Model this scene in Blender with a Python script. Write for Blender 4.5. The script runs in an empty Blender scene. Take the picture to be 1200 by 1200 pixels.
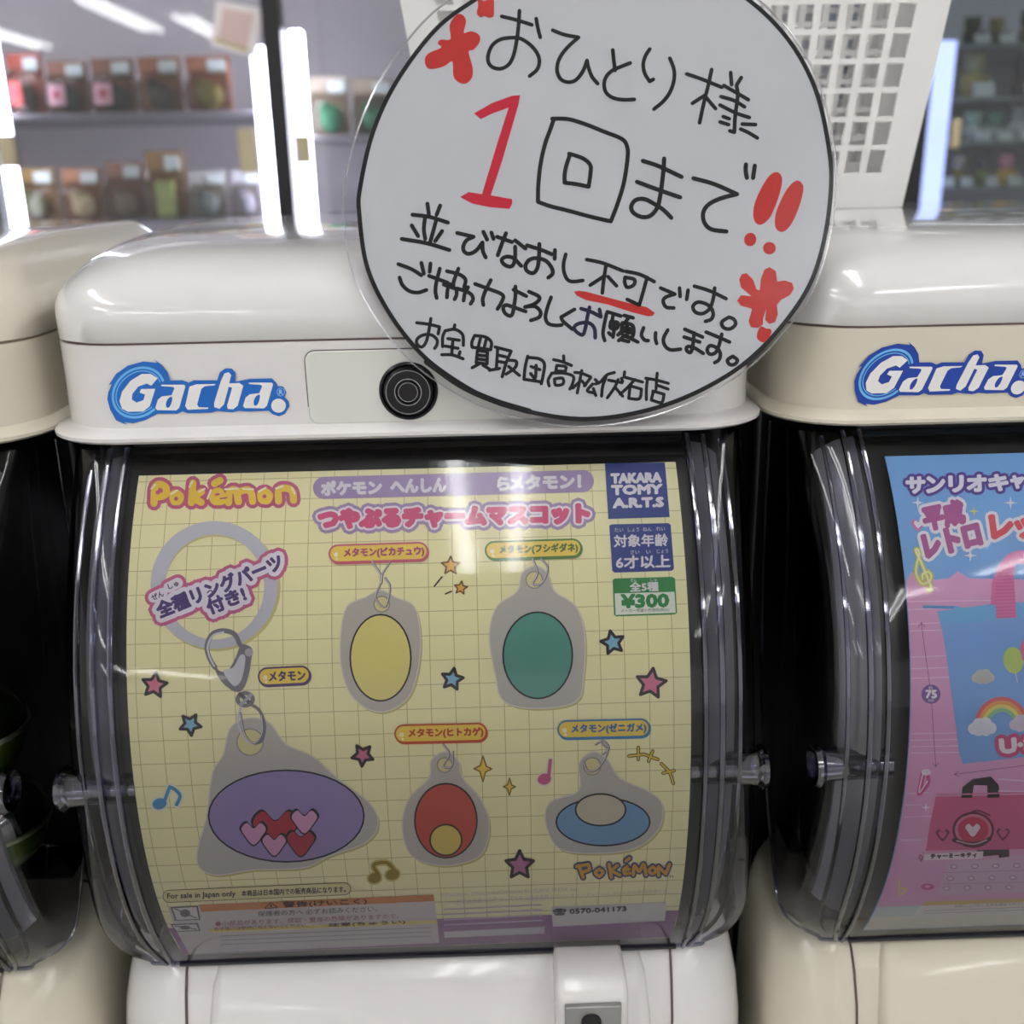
import bpy, bmesh, math, random
import numpy as np
from mathutils import Vector, Matrix
from mathutils.geometry import tessellate_polygon
random.seed(7)
sc = bpy.context.scene
COL = sc.collection

# ------------------------------------------------------------------ camera, world, exposure
FPX = 1203.0
PITCH, YAW, ROLL = 18.0, 1.26, -1.15
CAM = np.array([.034, -.4166, .0983])
def cam_axes():
    p, y, r = math.radians(PITCH), math.radians(YAW), math.radians(ROLL)
    fwd = np.array([math.sin(y)*math.cos(p), math.cos(y)*math.cos(p), -math.sin(p)])
    right = np.array([math.cos(y), -math.sin(y), 0.0]); up = np.cross(right, fwd)
    return right*math.cos(r)+up*math.sin(r), -right*math.sin(r)+up*math.cos(r), fwd
AX = cam_axes()
cd = bpy.data.cameras.new('camera'); cam = bpy.data.objects.new('camera', cd); COL.objects.link(cam)
M = Matrix.Identity(4)
for i in range(3):
    M[i][0], M[i][1], M[i][2], M[i][3] = AX[0][i], AX[1][i], -AX[2][i], CAM[i]
cam.matrix_world = M
cd.sensor_width = 36; cd.lens = 36*FPX/1200; cd.clip_start = .02; cd.clip_end = 60
cd.dof.use_dof = True; cd.dof.focus_distance = .43; cd.dof.aperture_fstop = 8.0
sc.camera = cam
w = bpy.data.worlds.new('World'); sc.world = w; w.use_nodes = True
w.node_tree.nodes['Background'].inputs[0].default_value = (.87, .865, .865, 1)
w.node_tree.nodes['Background'].inputs[1].default_value = .95
sc.view_settings.view_transform = 'Standard'; sc.view_settings.look = 'None'
sc.view_settings.gamma = 1; sc.view_settings.use_curve_mapping = False
sc.view_settings.exposure = -0.04
TUBE = 19.0          # strength of the ceiling tubes
CEIL, FLOOR = 1.5, -1.15

# ------------------------------------------------------------------ helpers
def lin(c):
    return tuple((x/255/12.92 if x/255 <= .04045 else ((x/255+.055)/1.055)**2.4) for x in c)
MATS = {}
def mat(rgb, rough=.5, spec=.5, coat=0, metal=0, key='', noise=0.0, emit=0):
    k = (tuple(rgb), rough, spec, coat, metal, key, noise, emit)
    if k in MATS: return MATS[k]
    m = bpy.data.materials.new('%s_%d_%d_%d' % (key or 'surface', *[int(v) for v in rgb])); m.use_nodes = True
    nt = m.node_tree; b = nt.nodes['Principled BSDF']; c = lin(rgb)
    b.inputs['Base Color'].default_value = (*c, 1); b.inputs['Roughness'].default_value = rough
    b.inputs['Specular IOR Level'].default_value = spec; b.inputs['Metallic'].default_value = metal
    b.inputs['Coat Weight'].default_value = coat; b.inputs['Coat Roughness'].default_value = .05
    if emit:
        b.inputs['Emission Color'].default_value = (*c, 1); b.inputs['Emission Strength'].default_value = emit
    if noise:
        n = nt.nodes.new('ShaderNodeTexNoise'); n.inputs['Scale'].default_value = 60; n.inputs['Detail'].default_value = 5
        tc = nt.nodes.new('ShaderNodeTexCoord'); nt.links.new(tc.outputs['Object'], n.inputs['Vector'])
        mx = nt.nodes.new('ShaderNodeMix'); mx.data_type = 'RGBA'
        mx.inputs[6].default_value = (*[x*(1-noise) for x in c], 1); mx.inputs[7].default_value = (*[min(1, x*(1+noise)) for x in c], 1)
        nt.links.new(n.outputs['Fac'], mx.inputs[0]); nt.links.new(mx.outputs[2], b.inputs['Base Color'])
    MATS[k] = m
    return m
def clear(name, tint=(235, 236, 245), edge=(150, 150, 190), refl=1.0, rough=.02, base=0.0):
    if name in MATS: return MATS[name]
    m = bpy.data.materials.new(name); m.use_nodes = True; nt = m.node_tree; nt.nodes.clear()
    out = nt.nodes.new('ShaderNodeOutputMaterial'); mx = nt.nodes.new('ShaderNodeMixShader')
    tr = nt.nodes.new('ShaderNodeBsdfTransparent'); gl = nt.nodes.new('ShaderNodeBsdfGlossy')
    fr = nt.nodes.new('ShaderNodeFresnel'); fr.inputs[0].default_value = 1.49
    lw = nt.nodes.new('ShaderNodeLayerWeight'); lw.inputs[0].default_value = .35
    cm = nt.nodes.new('ShaderNodeMix'); cm.data_type = 'RGBA'
    cm.inputs[6].default_value = (*lin(tint), 1); cm.inputs[7].default_value = (*lin(edge), 1)
    nt.links.new(lw.outputs['Facing'], cm.inputs[0]); nt.links.new(cm.outputs[2], tr.inputs[0])
    gl.inputs['Roughness'].default_value = rough
    ma = nt.nodes.new('ShaderNodeMath'); ma.operation = 'MULTIPLY_ADD'; ma.use_clamp = True
    ma.inputs[1].default_value = refl; ma.inputs[2].default_value = base
    nt.links.new(fr.outputs[0], ma.inputs[0]); nt.links.new(ma.outputs[0], mx.inputs[0])
    nt.links.new(tr.outputs[0], mx.inputs[1]); nt.links.new(gl.outputs[0], mx.inputs[2])
    nt.links.new(mx.outputs[0], out.inputs[0])
    MATS[name] = m
    return m

class MB:
    def __init__(s): s.v = []; s.f = []; s.m = []
    def add(s, vs, fs, mi=0):
        o = len(s.v); s.v += [tuple(map(float, p)) for p in vs]
        s.f += [tuple(i+o for i in f) for f in fs]; s.m += [mi]*len(fs)
    def box(s, a, b, mi=0, skew=None):
        (x0, y0, z0), (x1, y1, z1) = a, b
        vs = [(x, y, z) for z in (z0, z1) for y in (y0, y1) for x in (x0, x1)]
        s.add(vs, [(0, 2, 3, 1), (4, 5, 7, 6), (0, 1, 5, 4), (2, 6, 7, 3), (0, 4, 6, 2), (1, 3, 7, 5)], mi)
    def loft(s, loops, mi=0, cap0=True, cap1=True, closed=True):
        n = len(loops[0]); vs = [p for l in loops for p in l]; fs = []
        for k in range(len(loops)-1):
            for i in range(n if closed else n-1):
                j = (i+1) % n
                fs.append((k*n+i, k*n+j, (k+1)*n+j, (k+1)*n+i))
        if cap0: fs.append(tuple(range(n))[::-1])
        if cap1: fs.append(tuple((len(loops)-1)*n+i for i in range(n)))
        s.add(vs, fs, mi)
    def tube(s, pts, r, n=10, mi=0):
        pts = [Vector(p) for p in pts]; loops = []
        for k, p in enumerate(pts):
            d = (pts[min(k+1, len(pts)-1)]-pts[max(k-1, 0)]).normalized()
            u = d.orthogonal().normalized() if k == 0 else (u - d*u.dot(d)).normalized()
            v = d.cross(u); rr = r[k] if isinstance(r, (list, tuple)) else r
            loops.append([p+(u*math.cos(a)+v*math.sin(a))*rr for a in [2*math.pi*i/n for i in range(n)]])
        s.loft(loops, mi)
    def lathe(s, prof, c=(0, 0, 0), axis='z', n=24, mi=0, caps=True):
        loops = []
        for r, h in prof:
            l = []
            for i in range(n):
                a = 2*math.pi*i/n; x, y = r*math.cos(a), r*math.sin(a)
                l.append({'z': (c[0]+x, c[1]+y, c[2]+h), 'y': (c[0]+x, c[1]-h, c[2]+y), 'x': (c[0]+h, c[1]+x, c[2]+y)}[axis])
            loops.append(l)
        s.loft(loops, mi, caps, caps)
    def ball(s, c, r, n=14, mi=0):
        r = (r, r, r) if not isinstance(r, (tuple, list)) else r
        loops = []
        for k in range(1, n):
            t = math.pi*k/n
            loops.append([(c[0]+r[0]*math.sin(t)*math.cos(a), c[1]+r[1]*math.sin(t)*math.sin(a), c[2]-r[2]*math.cos(t)) for a in [2*math.pi*i/n for i in range(n)]])
        s.loft(loops, mi)
    def build(s, name, mats, parent=None, base=(0, 0, 0), smooth=True, bevel=0, angle=35):
        me = bpy.data.meshes.new(name)
        b = base if parent is None else tuple(parent['_o'])
        me.from_pydata([(x-b[0], y-b[1], z-b[2]) for x, y, z in s.v], [], s.f)
        for m in (mats if isinstance(mats, (list, tuple)) else [mats]): me.materials.append(m)
        me.polygons.foreach_set('material_index', s.m)
        bm = bmesh.new(); bm.from_mesh(me); bmesh.ops.recalc_face_normals(bm, faces=bm.faces)
        if smooth:
            for f in bm.faces: f.smooth = True
            for e in bm.edges:
                if len(e.link_faces) == 2 and e.calc_face_angle(0) > math.radians(angle): e.smooth = False
        bm.to_mesh(me); bm.free()
        o = bpy.data.objects.new(name, me); COL.objects.link(o)
        if parent is not None:
            root = parent; o.parent = parent
        else: o.location = base
        if parent is not None: o['_o'] = list(parent['_o'])
        if bevel:
            bv = o.modifiers.new('bevel', 'BEVEL'); bv.width = bevel; bv.segments = 3; bv.limit_method = 'ANGLE'
        return o
def thing(name, label, cat, base, group=None):
    o = bpy.data.objects.new(name, None); COL.objects.link(o); o.empty_display_size = .02
    o.location = base; o['_o'] = list(base); o['label'] = label; o['category'] = cat
    if group: o['group'] = group
    return o
def tag(o, label, cat, group=None):
    o['label'] = label; o['category'] = cat
    if group: o['group'] = group
    return o
def struct(o):
    o['kind'] = 'structure'; return o

# rays from a picture position to real surfaces (used to read places and print layouts off the photograph)
def rays(px):
    px = np.atleast_2d(np.array(px, float))
    return (np.outer((px[:, 0]-600)/FPX, AX[0]) + np.outer((600-px[:, 1])/FPX, AX[1]) + AX[2])
def onY(px, y):
    d = rays(px); t = (y-CAM[1])/d[:, 1]; return CAM+d*t[:, None]
def onPlane(px, p0, n, off=0):
    n = np.array(n)/np.linalg.norm(n); p0 = np.array(p0)+n*off; d = rays(px)
    t = ((p0-CAM)@n)/(d@n); return CAM+d*t[:, None]
BC_Y, BC_Z, BR = .126, -.145, .178        # axis and radius of the bulging display window
def onBarrel(px, off=0):
    d = rays(px); r = BR+off
    a = d[:, 1]**2+d[:, 2]**2; b = 2*(d[:, 1]*(CAM[1]-BC_Y)+d[:, 2]*(CAM[2]-BC_Z)); c = (CAM[1]-BC_Y)**2+(CAM[2]-BC_Z)**2-r*r
    t = (-b-np.sqrt(np.maximum(b*b-4*a*c, 0)))/(2*a); return CAM+d*t[:, None]
def P(px, py, y): return tuple(onY([(px, py)], y)[0])

def catmull(pts, closed=False, k=5):
    p = [np.array(q, float) for q in pts]
    if len(p) < 3: return p
    out = []; n = len(p); rng = range(n if closed else n-1)
    for i in rng:
        a, b = p[i], p[(i+1) % n]
        pa = p[(i-1) % n] if closed or i > 0 else 2*a-b
        pb = p[(i+2) % n] if closed or i < n-2 else 2*b-a
        for j in range(k):
            t = j/k
            out.append(.5*(2*b*0+2*a+(-pa+b)*t+(2*pa-5*a+4*b-pb)*t*t+(-pa+3*a-3*b+pb)*t**3))
    if not closed: out.append(p[-1])
    return out
GLY = {}
def glyphs(s):
    if s in GLY: return GLY[s]
    cu = bpy.data.curves.new('t', 'FONT'); cu.body = s; cu.resolution_u = 2
    o = bpy.data.objects.new('t', cu); COL.objects.link(o)
    dg = bpy.context.evaluated_depsgraph_get(); me = bpy.data.meshes.new_from_object(o.evaluated_get(dg))
    v = np.array([(q.co.x, q.co.y) for q in me.vertices]) if len(me.vertices) else np.zeros((1, 2))
    fs = [tuple(p.vertices) for p in me.polygons]
    cnt = {}
    for f in fs:
        for i in range(len(f)):
            e = (min(f[i], f[i-1]), max(f[i], f[i-1])); cnt[e] = cnt.get(e, 0)+1
    be = [e for e, c in cnt.items() if c == 1]
    bpy.data.objects.remove(o); bpy.data.curves.remove(cu); bpy.data.meshes.remove(me)
    GLY[s] = (v, fs, be); return GLY[s]

class Art:
    """flat printed or drawn marks, laid out in picture units, mapped onto a surface of the scene"""
    def __init__(s, surf, step=5e-5, rough=.45, coat=0.0, spec=.35):
        s.surf = surf; s.step = step; s.items = []; s.mats = []; s.idx = {}; s.rough = rough; s.coat = coat; s.spec = spec
        s.o = (0, 0, 1)
    def frame(s, ox, oy, sc): s.o = (ox, oy, sc); return s
    def T(s, pts):
        ox, oy, k = s.o; return [np.array((ox+p[0]/k, oy+p[1]/k)) for p in pts]
    def mi(s, c):
        if c not in s.idx:
            s.idx[c] = len(s.mats); s.mats.append(mat(c, s.rough, s.spec, s.coat, key='ink'))
        return s.idx[c]
    def put(s, pts, faces, c, layer): s.items.append((np.array(pts), faces, s.mi(c), layer))
    def fillp(s, q, c, layer, holes=()):
        loops = [q]+list(holes)
        tri = tessellate_polygon([[Vector((p[0], p[1], 0)) for p in l] for l in loops])
        s.put([p for l in loops for p in l], [tuple(t) for t in tri], c, layer)
    def poly(s, pts, c, layer=1, smooth=False, holes=(), k=5):
        q = s.T(pts); hs = [s.T(h) for h in holes]
        if smooth: q = catmull(q, True, k); hs = [catmull(h, True, k) for h in hs]
        s.fillp(q, c, layer, hs)
    def ell(s, cx, cy, rx, ry, c, layer=1, ang=0, n=36, hole=None):
        def ring(rx, ry, cx=cx, cy=cy):
            a = math.radians(ang)
            return [(cx+rx*math.cos(t)*math.cos(a)-ry*math.sin(t)*math.sin(a), cy+rx*math.cos(t)*math.sin(a)+ry*math.sin(t)*math.cos(a)) for t in [2*math.pi*i/n for i in range(n)]]
        s.poly(ring(rx, ry), c, layer, holes=[ring(*hole)] if hole else ())
    def stroke(s, pts, w, c, layer=1, smooth=True, closed=False, k=5, caps=10):
        q = s.T(pts); w = w/s.o[2]
        if smooth and len(q) > 2: q = catmull(q, closed, k)
        if closed: q = q+[q[0]]
        s._rib(q, w/2, c, layer, caps)
    def _rib(s, q, h, c, layer, caps=10):
        vs = []; fs = []
        for i in range(len(q)-1):
            d = q[i+1]-q[i]; L = np.linalg.norm(d)
            if L < 1e-9: continue
            nrm = np.array((-d[1], d[0]))/L*h; o = len(vs)
            vs += [q[i]-nrm, q[i+1]-nrm, q[i+1]+nrm, q[i]+nrm]; fs.append((o, o+1, o+2, o+3))
        if caps:
            for p in q:
                o = len(vs); vs += [p+h*np.array((math.cos(a), math.sin(a))) for a in [2*math.pi*i/caps for i in range(caps)]]
                fs.append(tuple(range(o, o+caps)))
        if vs:
            k = 0                                     # overlapping pieces of one stroke lie on slightly different levels
            for f in fs:
                s.put([vs[i] for i in f], [tuple(range(len(f)))], c, layer+(.05*(k % 3) if len(f) == 4 else .2+.06*(k % 5))); k += 1
    def text(s, t, cx, cy, w, h, c, layer=3, ang=0, bold=0, outs=()):
        v, fs, be = glyphs(t)
        lo, hi = v.min(0), v.max(0); mid = (lo+hi)/2; bw, bh = np.maximum(hi-lo, 1e-6)
        u = (v-mid)*np.array((w/bw, -h/bh)); a = math.radians(ang)
        q = u@np.array(((math.cos(a), math.sin(a)), (-math.sin(a), math.cos(a))))
        ox, oy, k = s.o; q = (q+np.array((cx, cy)))/k+np.array((ox, oy))
        s.put(q, fs, c, layer)
        for j, (col, wd) in enumerate([(c, bold)]*(bold > 0)+list(outs)):
            wd = wd/k; lay = layer if (bold > 0 and j == 0) else layer-1-(j-(bold > 0))
            for (i0, i1) in be:
                A, B = q[i0], q[i1]; d = B-A; L = np.linalg.norm(d)
                if L < 1e-9: continue
                nn = np.array((-d[1], d[0]))/L*wd
                s.put([A-nn, B-nn, B+nn, A+nn], [(0, 1, 2, 3)], col, lay+.04+.05*(len(s.items) % 4))
                n = 8 if wd > 1 else 0
                if n:
                    s.put([A+wd*np.array((math.cos(x), math.sin(x))) for x in [2*math.pi*z/n for z in range(n)]], [tuple(range(n))], col, lay+.25+.05*(len(s.items) % 7))
    def star(s, cx, cy, r, c, edge, layer=3, rot=0, w=4, inner=.48, n=5):
        pts = [(cx+(r if i % 2 == 0 else r*inner)*math.sin(math.pi*i/n+math.radians(rot)), cy-(r if i % 2 == 0 else r*inner)*math.cos(math.pi*i/n+math.radians(rot))) for i in range(2*n)]
        s.poly(pts, c, layer); s.stroke(pts, w, edge, layer+1, smooth=False, closed=True)
    def build(s, name, parent=None, base=(0, 0, 0), slices=None, extra=None, mats0=()):
        bm = bmesh.new(); allm = list(mats0)+s.mats; k0 = len(mats0)
        for pts, faces, mi, layer in s.items:
            vs = [bm.verts.new((p[0], p[1], layer)) for p in pts]
            for f in faces:
                try: fc = bm.faces.new([vs[i] for i in f]); fc.material_index = mi+k0
                except ValueError: pass
        if slices:
            cuts = [(1, y) for y in list(np.arange(slices[0], 1010, slices[2]))+list(np.arange(1010, slices[1], 4))]+[(0, x) for x in np.arange(140, 1260, 40)]
            big = [f for f in bm.faces if max((a.co-c.co).length for a in f.verts for c in f.verts) > 9]
            eb = set(e for f in big for e in f.edges)
            for ax, y in cuts:
                es = [e for e in eb if (e.verts[0].co[ax]-y)*(e.verts[1].co[ax]-y) < 0]
                fset = set(f for e in es for f in e.link_faces)
                if fset:
                    g = list(fset)+list(set(e for f in fset for e in f.edges))+list(set(v for f in fset for v in f.verts))
                    r_ = bmesh.ops.bisect_plane(bm, geom=g, plane_co=((0, y, 0) if ax else (y, 0, 0)), plane_no=((0, 1, 0) if ax else (1, 0, 0)))
                    eb = set(e for e in eb if e.is_valid); eb.update(e for q in r_['geom'] if isinstance(q, bmesh.types.BMFace) for e in q.edges)
        bm.verts.ensure_lookup_table(); bm.verts.index_update()
        co = np.array([tuple(v.co) for v in bm.verts])
        out = np.zeros_like(co)
        for L in np.unique(np.round(co[:, 2], 3)):
            k = np.abs(co[:, 2]-L) < 6e-4; out[k] = s.surf(co[k][:, :2], L*s.step)
        b = np.array(tuple(parent['_o']) if parent is not None else base)
        for v, p in zip(bm.verts, out): v.co = p-b
        for f in bm.faces:                       # all marks face the viewer's side of their sheet
            f.normal_update()
            if (f.calc_center_median()+Vector(b)-Vector(CAM)).dot(f.normal) > 0: f.normal_flip()
        if extra: extra(bm, b, allm)
        me = bpy.data.meshes.new(name); bm.to_mesh(me); bm.free()
        for m in allm: me.materials.append(m)
        o = bpy.data.objects.new(name, me); COL.objects.link(o)
        if parent is not None: o.parent = parent; o['_o'] = list(parent['_o'])
        else: o.location = base
        return o

# ------------------------------------------------------------------ the room
def slab(name, a, b, m):
    mb = MB(); mb.box(a, b); return struct(mb.build(name, m, smooth=False))
slab('floor', (-7, -11, FLOOR-.05), (7, 2.6, FLOOR), mat((208, 206, 202), .35, noise=.05, key='vinyl'))
slab('ceiling', (-7, -11, CEIL+.06), (7, 2.6, CEIL+.11), mat((228, 228, 226), .9, noise=.03, key='plaster'))
slab('wall_back', (-7, 2.5, FLOOR), (7, 2.6, CEIL+.06), mat((150, 146, 150), .8, noise=.04, key='paint'))
TUBEM = mat((250, 250, 250), emit=TUBE, key='tube'); FIXM = mat((240, 240, 240), .5, key='enamel')
def fixture(x, y0, y1, where):
    t = thing('ceiling_light', 'twin tube ceiling light '+where, 'ceiling light', (x, (y0+y1)/2, CEIL+.06), 'ceiling lights over the aisle')
    mb = MB(); mb.box((x-.11, y0, CEIL+.025), (x+.11, y1, CEIL+.06)); mb.build('housing', FIXM, t, bevel=.004)
    for s in (-1, 1):
        mb = MB(); mb.tube([(x+s*.062, y0+.03, CEIL), (x+s*.062, y1-.03, CEIL)], .016, 10); mb.build('tube', TUBEM, t)
for x, y0, y1, wh in [(.03, -1.9, .1, 'straight above the row of machines'), (1.45, -4.9, -2.6, 'added behind the camera, right of the middle'),
        (-1.5, -2.3, .3, 'added left of the camera'), (1.6, -2.3, .3, 'added right of the camera'), (-3.05, -7.85, -6.0, 'far behind at left'),
        (-2.55, -9.4, -6.9, 'furthest behind at left'), (-4.53, -8.9, -6.2, 'far behind, outermost at left'), (-2.9, -4.6, -2.2, 'added behind the camera, second from the left'),
        (2.9, -4.6, -2.2, 'added behind the camera, outermost at right')]:
    fixture(x, y0, y1, wh)  # lights beside and just behind the camera are added to brighten the room

# ------------------------------------------------------------------ capsule machines
CLEAR = clear('clear_plastic', (252, 252, 253), (184, 184, 210), rough=.05)
CLEARE = clear('clear_plastic_edge', (206, 206, 226), (118, 118, 168), refl=1.4, base=.08, rough=.05)
DARK = mat((16, 15, 17), .35, key='dark_liner'); DARK2 = mat((34, 33, 37), .25, key='dark_frame')
def rr(cx, hw, y0, y1, rad, z, n=8):
    pts = []
    for (sx, sy, a0) in ((1, 1, 0), (-1, 1, 90), (-1, -1, 180), (1, -1, 270)):
        px, py = cx+sx*(hw-rad), (y1-rad if sy > 0 else y0+rad)
        for i in range(n+1):
            a = math.radians(a0+90*i/n); pts.append((px+rad*math.cos(a), py+rad*math.sin(a), z))
    return pts
def arcpt(t, r):          # t = 0 top edge of the display window .. 1 bottom edge
    a = A0+(A1-A0)*t; return (BC_Y-r*math.cos(a), BC_Z+r*math.sin(a))
A0, A1 = math.asin((.137)/.18), math.asin(-.0985/.18)
BACK = [(.050, -.012), (.049, -.06), (.046, -.1), (.038, -.14), (.027, -.17), (.012, -.2), (-.003, -.221), (-.014, -.2345), (-.0235, -.2425)]
def backpt(t):
    k = t*(len(BACK)-1); i = min(int(k), len(BACK)-2); u = k-i
    return tuple(BACK[i][j]*(1-u)+BACK[i+1][j]*u for j in range(2))
def machine(ox, label, body, band, cover, logo, seam, has_lock=True, caps=0, slot=True):
    t = thing('capsule_machine', label, 'capsule machine', (ox, .15, FLOOR), 'capsule machines in a row')
    # lower flange and printed front band of the lid
    mb = MB()
    prof = [(.1512, .003, -.0036), (.154, .0005, -.0034), (.1552, -.0008, -.0022), (.1552, -.0008, -.0008), (.154, .0008, .0006), (.1515, .004, .0013), (.1504, .0060, .0022)]
    mb.loft([rr(ox, h, y, .30, .034, z) for h, y, z in prof]+[rr(ox, .1502, .0065, .30, .034, .02), rr(ox, .1502, .0065, .30, .034, .0362), rr(ox, .1495, .0072, .30, .034, .0366)])
    mb.build('lid_band', band, t)
    mb = MB(); mb.loft([rr(ox, .1497, .0070, .299, .034, z) for z in (.0364, .0374)]); mb.build('seam', seam, t)
    mb = MB()
    prof = [(.1497, .0070, .0372), (.1505, .0062, .0378), (.1507, .0062, .047), (.1502, .0068, .052), (.1488, .0085, .0563), (.1462, .0120, .0608), (.1428, .0175, .0647), (.1396, .0245, .0683), (.1366, .033, .0711), (.1342, .045, .0734), (.1326, .06, .0750), (.1308, .08, .0765), (.1288, .11, .0776), (.1265, .14, .0783)]
    mb.loft([rr(ox, h, y, .30-max(0, (.151-h))*.6, .034+(.151-h)*.3, z) for h, y, z in prof]); mb.build('lid_cover', cover, t, angle=60)
    # dark top frame under the lid, dark hopper inside
    mb = MB(); mb.box((ox-.118, .012, -.0115), (ox+.118, .05, -.0025)); mb.build('window_top_frame', DARK2, t, bevel=.001)
    hw = .088 if caps else .119
    mb = MB(); N = 18; rows = []
    for i in range(N+1):
        y, z = arcpt(i/N, .172); rows.append((y, z))
    ring = rows+[(.13, -.243), (.13, -.004)]
    mb.loft([[(ox+s*hw, y, z) for y, z in ring] for s in (-1, 1)]); mb.build('hopper', DARK, t, angle=30)
    mb = MB(); mb.box((ox-.1495, .063, FLOOR), (ox+.1495, .295, -.003)); mb.build('back_housing', DARK, t, bevel=.004)
    # clear bulging cover
    N = 30; xs = [0, .06, .110, .118, .1225, .127, .1315, .1355, .139, .1420, .1437, .1446, .1450, .1452]
    ts = [0, 0, 0, 0, .004, .012, .03, .06, .10, .16, .23, .36, .6, 1.0]
    mb = MB(); loops = []
    for i in range(N+1):
        q = i/N; F = arcpt(q, .1806); Bk = backpt(q); row = []
        g = 1 if q < .82 else math.sqrt(max(0, 1-((q-.82)/.18)**2*.86)); xq = [x if x <= .118 else .118+(x-.118)*g for x in xs]
        for x, u in list(zip(xq, ts))[::-1]: row.append((ox-x, F[0]*(1-u)+Bk[0]*u, F[1]*(1-u)+Bk[1]*u))
        for x, u in list(zip(xq, ts))[1:]: row.append((ox+x, F[0]*(1-u)+Bk[0]*u, F[1]*(1-u)+Bk[1]*u))
        loops.append(row)
    mb.loft(loops, cap0=False, cap1=False, closed=False); cv = mb.build('window_cover', CLEAR, t, angle=70)
    SMOKE = mat((104, 104, 112), .22, .5, .6, key='smoky_frame')
    for s in (-1, 1):                                           # smoky inner frame beside the card
        mb = MB(); mb.loft([[(ox+s*.1195, *arcpt(q/24, .1768)), (ox+s*.127, *arcpt(q/24, .1740)), (ox+s*.1335, *arcpt(q/24, .1665)), (ox+s*.1335, *arcpt(q/24, .1640)), (ox+s*.1195, *arcpt(q/24, .1640))] for q in range(23)])
        mb.build('inner_frame', SMOKE, t, angle=40)
    for s in (-1, 1):                                           # raised ridges of the cover beside the card
        for x, r, dr in ((.1185, .0011, .1812), (.1255, .0013, .1805), (.1335, .0010, .177)):
            mb = MB(); mb.tube([(ox+s*(.118+(x-.118)*(1 if q < 23 else math.sqrt(max(0, 1-((q/28-.82)/.18)**2*.86)))), *arcpt(q/28, dr)) for q in range(29)], r, 8); mb.build('ridge', CLEARE, cv)
        mb = MB(); mb.tube([(ox+s*(.118+.0272*(1 if q < 17 else math.sqrt(max(0, 1-((q/20-.82)/.18)**2*.86)))), *backpt(q/20)) for q in range(21)], .0007, 8); mb.build('cover_edge', CLEARE, cv)
        # latch: hollow clear handle across the side of the cover
        mb = MB(); zz = -.137; yy = -.045
        mb.lathe([(.0085, -.0), (.0095, .002), (.0075, .004), (.0068, .012), (.0066, .032), (.0055, .032), (.0057, .012), (.0062, .002), (.0085, 0)], (ox+s*.1455, yy, zz), 'x', 20, caps=False) if s < 0 else \
            mb.lathe([(.0085, .0), (.0095, -.002), (.0075, -.004), (.0068, -.012), (.0066, -.032), (.0055, -.032), (.0057, -.012), (.0062, -.002), (.0085, 0)], (ox+s*.1455, yy, zz), 'x', 20, caps=False)
        mb.build('latch', CLEARE, t)
    mb = MB(); mb.tube(loops[-1], .0009, 8); mb.build('cover_lip', CLEARE, cv)
    mb = MB(); mb.tube([(ox-.115+.23*k/20, *arcpt(1, .1812)) for k in range(21)], .0010, 8); mb.build('lower_gap_line', mat((28, 28, 36), .3, key='gap_dark'), t)  # dark bead colours in the shaded gap between cover and body
    # white body below, down to the floor
    mb = MB()
    prof = [(.126, .03, -.2385), (.134, .0, -.240), (.140, -.016, -.2432), (.1435, -.024, -.249), (.146, -.030, -.258), (.1482, -.036, -.272), (.1495, -.040, -.29), (.150, -.042, -.32), (.150, -.042, FLOOR)]
    mb.loft([rr(ox, h, y, .0625, .03, z) for h, y, z in prof]); mb.build('machine_body', body, t, angle=50)
    mb = MB(); pr = [(.0935, -.018, -.2445), (.0985, -.027, -.2475), (.1005, -.0335, -.255), (.102, -.0415, -.272), (.1025, -.046, -.292), (.1025, -.0475, -.32), (.1025, -.0475, -.60)]
    mb.loft([rr(ox, h, y, .05, .006, z, 4) for h, y, z in pr]); mb.build('front_panel', body, t, angle=50)
    for s in (-1, 1):
        mb = MB(); mb.tube([(ox+s*x, y, z) for x, y, z in ((.113, -.0165, -.2431), (.1128, -.0245, -.249), (.1125, -.0305, -.258), (.1122, -.0365, -.272), (.112, -.0405, -.29), (.112, -.0425, -.32), (.112, -.0425, -.6))], .0006, 6); mb.build('panel_seam', seam, t)
    if slot:
        mb = MB(); pr = [(.0135, -.034, -.2412), (.0152, -.043, -.2422), (.016, -.0485, -.2448), (.0163, -.0515, -.249), (.0163, -.0525, -.256)]
        cx = ox+.0735
        mb.loft([rr(cx, h, y, .0, .004, z, 4) for h, y, z in pr]+[rr(cx, .0163, -.0535, 0, .004, -.33, 4)])
        c = mb.build('coin_housing', body, t, angle=50)
        mb = MB(); mb.box((cx-.0125, -.0550, -.30), (cx+.0125, -.0520, -.2495)); s1 = mb.build('coin_plate', mat((150, 150, 147), .4, metal=.5, key='steel'), t, bevel=.0006)
        mb = MB(); mb.lathe([(.0045, 0), (.0045, .0012), (0.0001, .0012)], (cx-.001, -.0546, -.2575), 'y', 16); mb.box((cx-.0035, -.0557, -.285), (cx+.0015, -.0545, -.257)); mb.build('coin_slot', mat((8, 8, 9), .6, key='slot'), s1)
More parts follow.
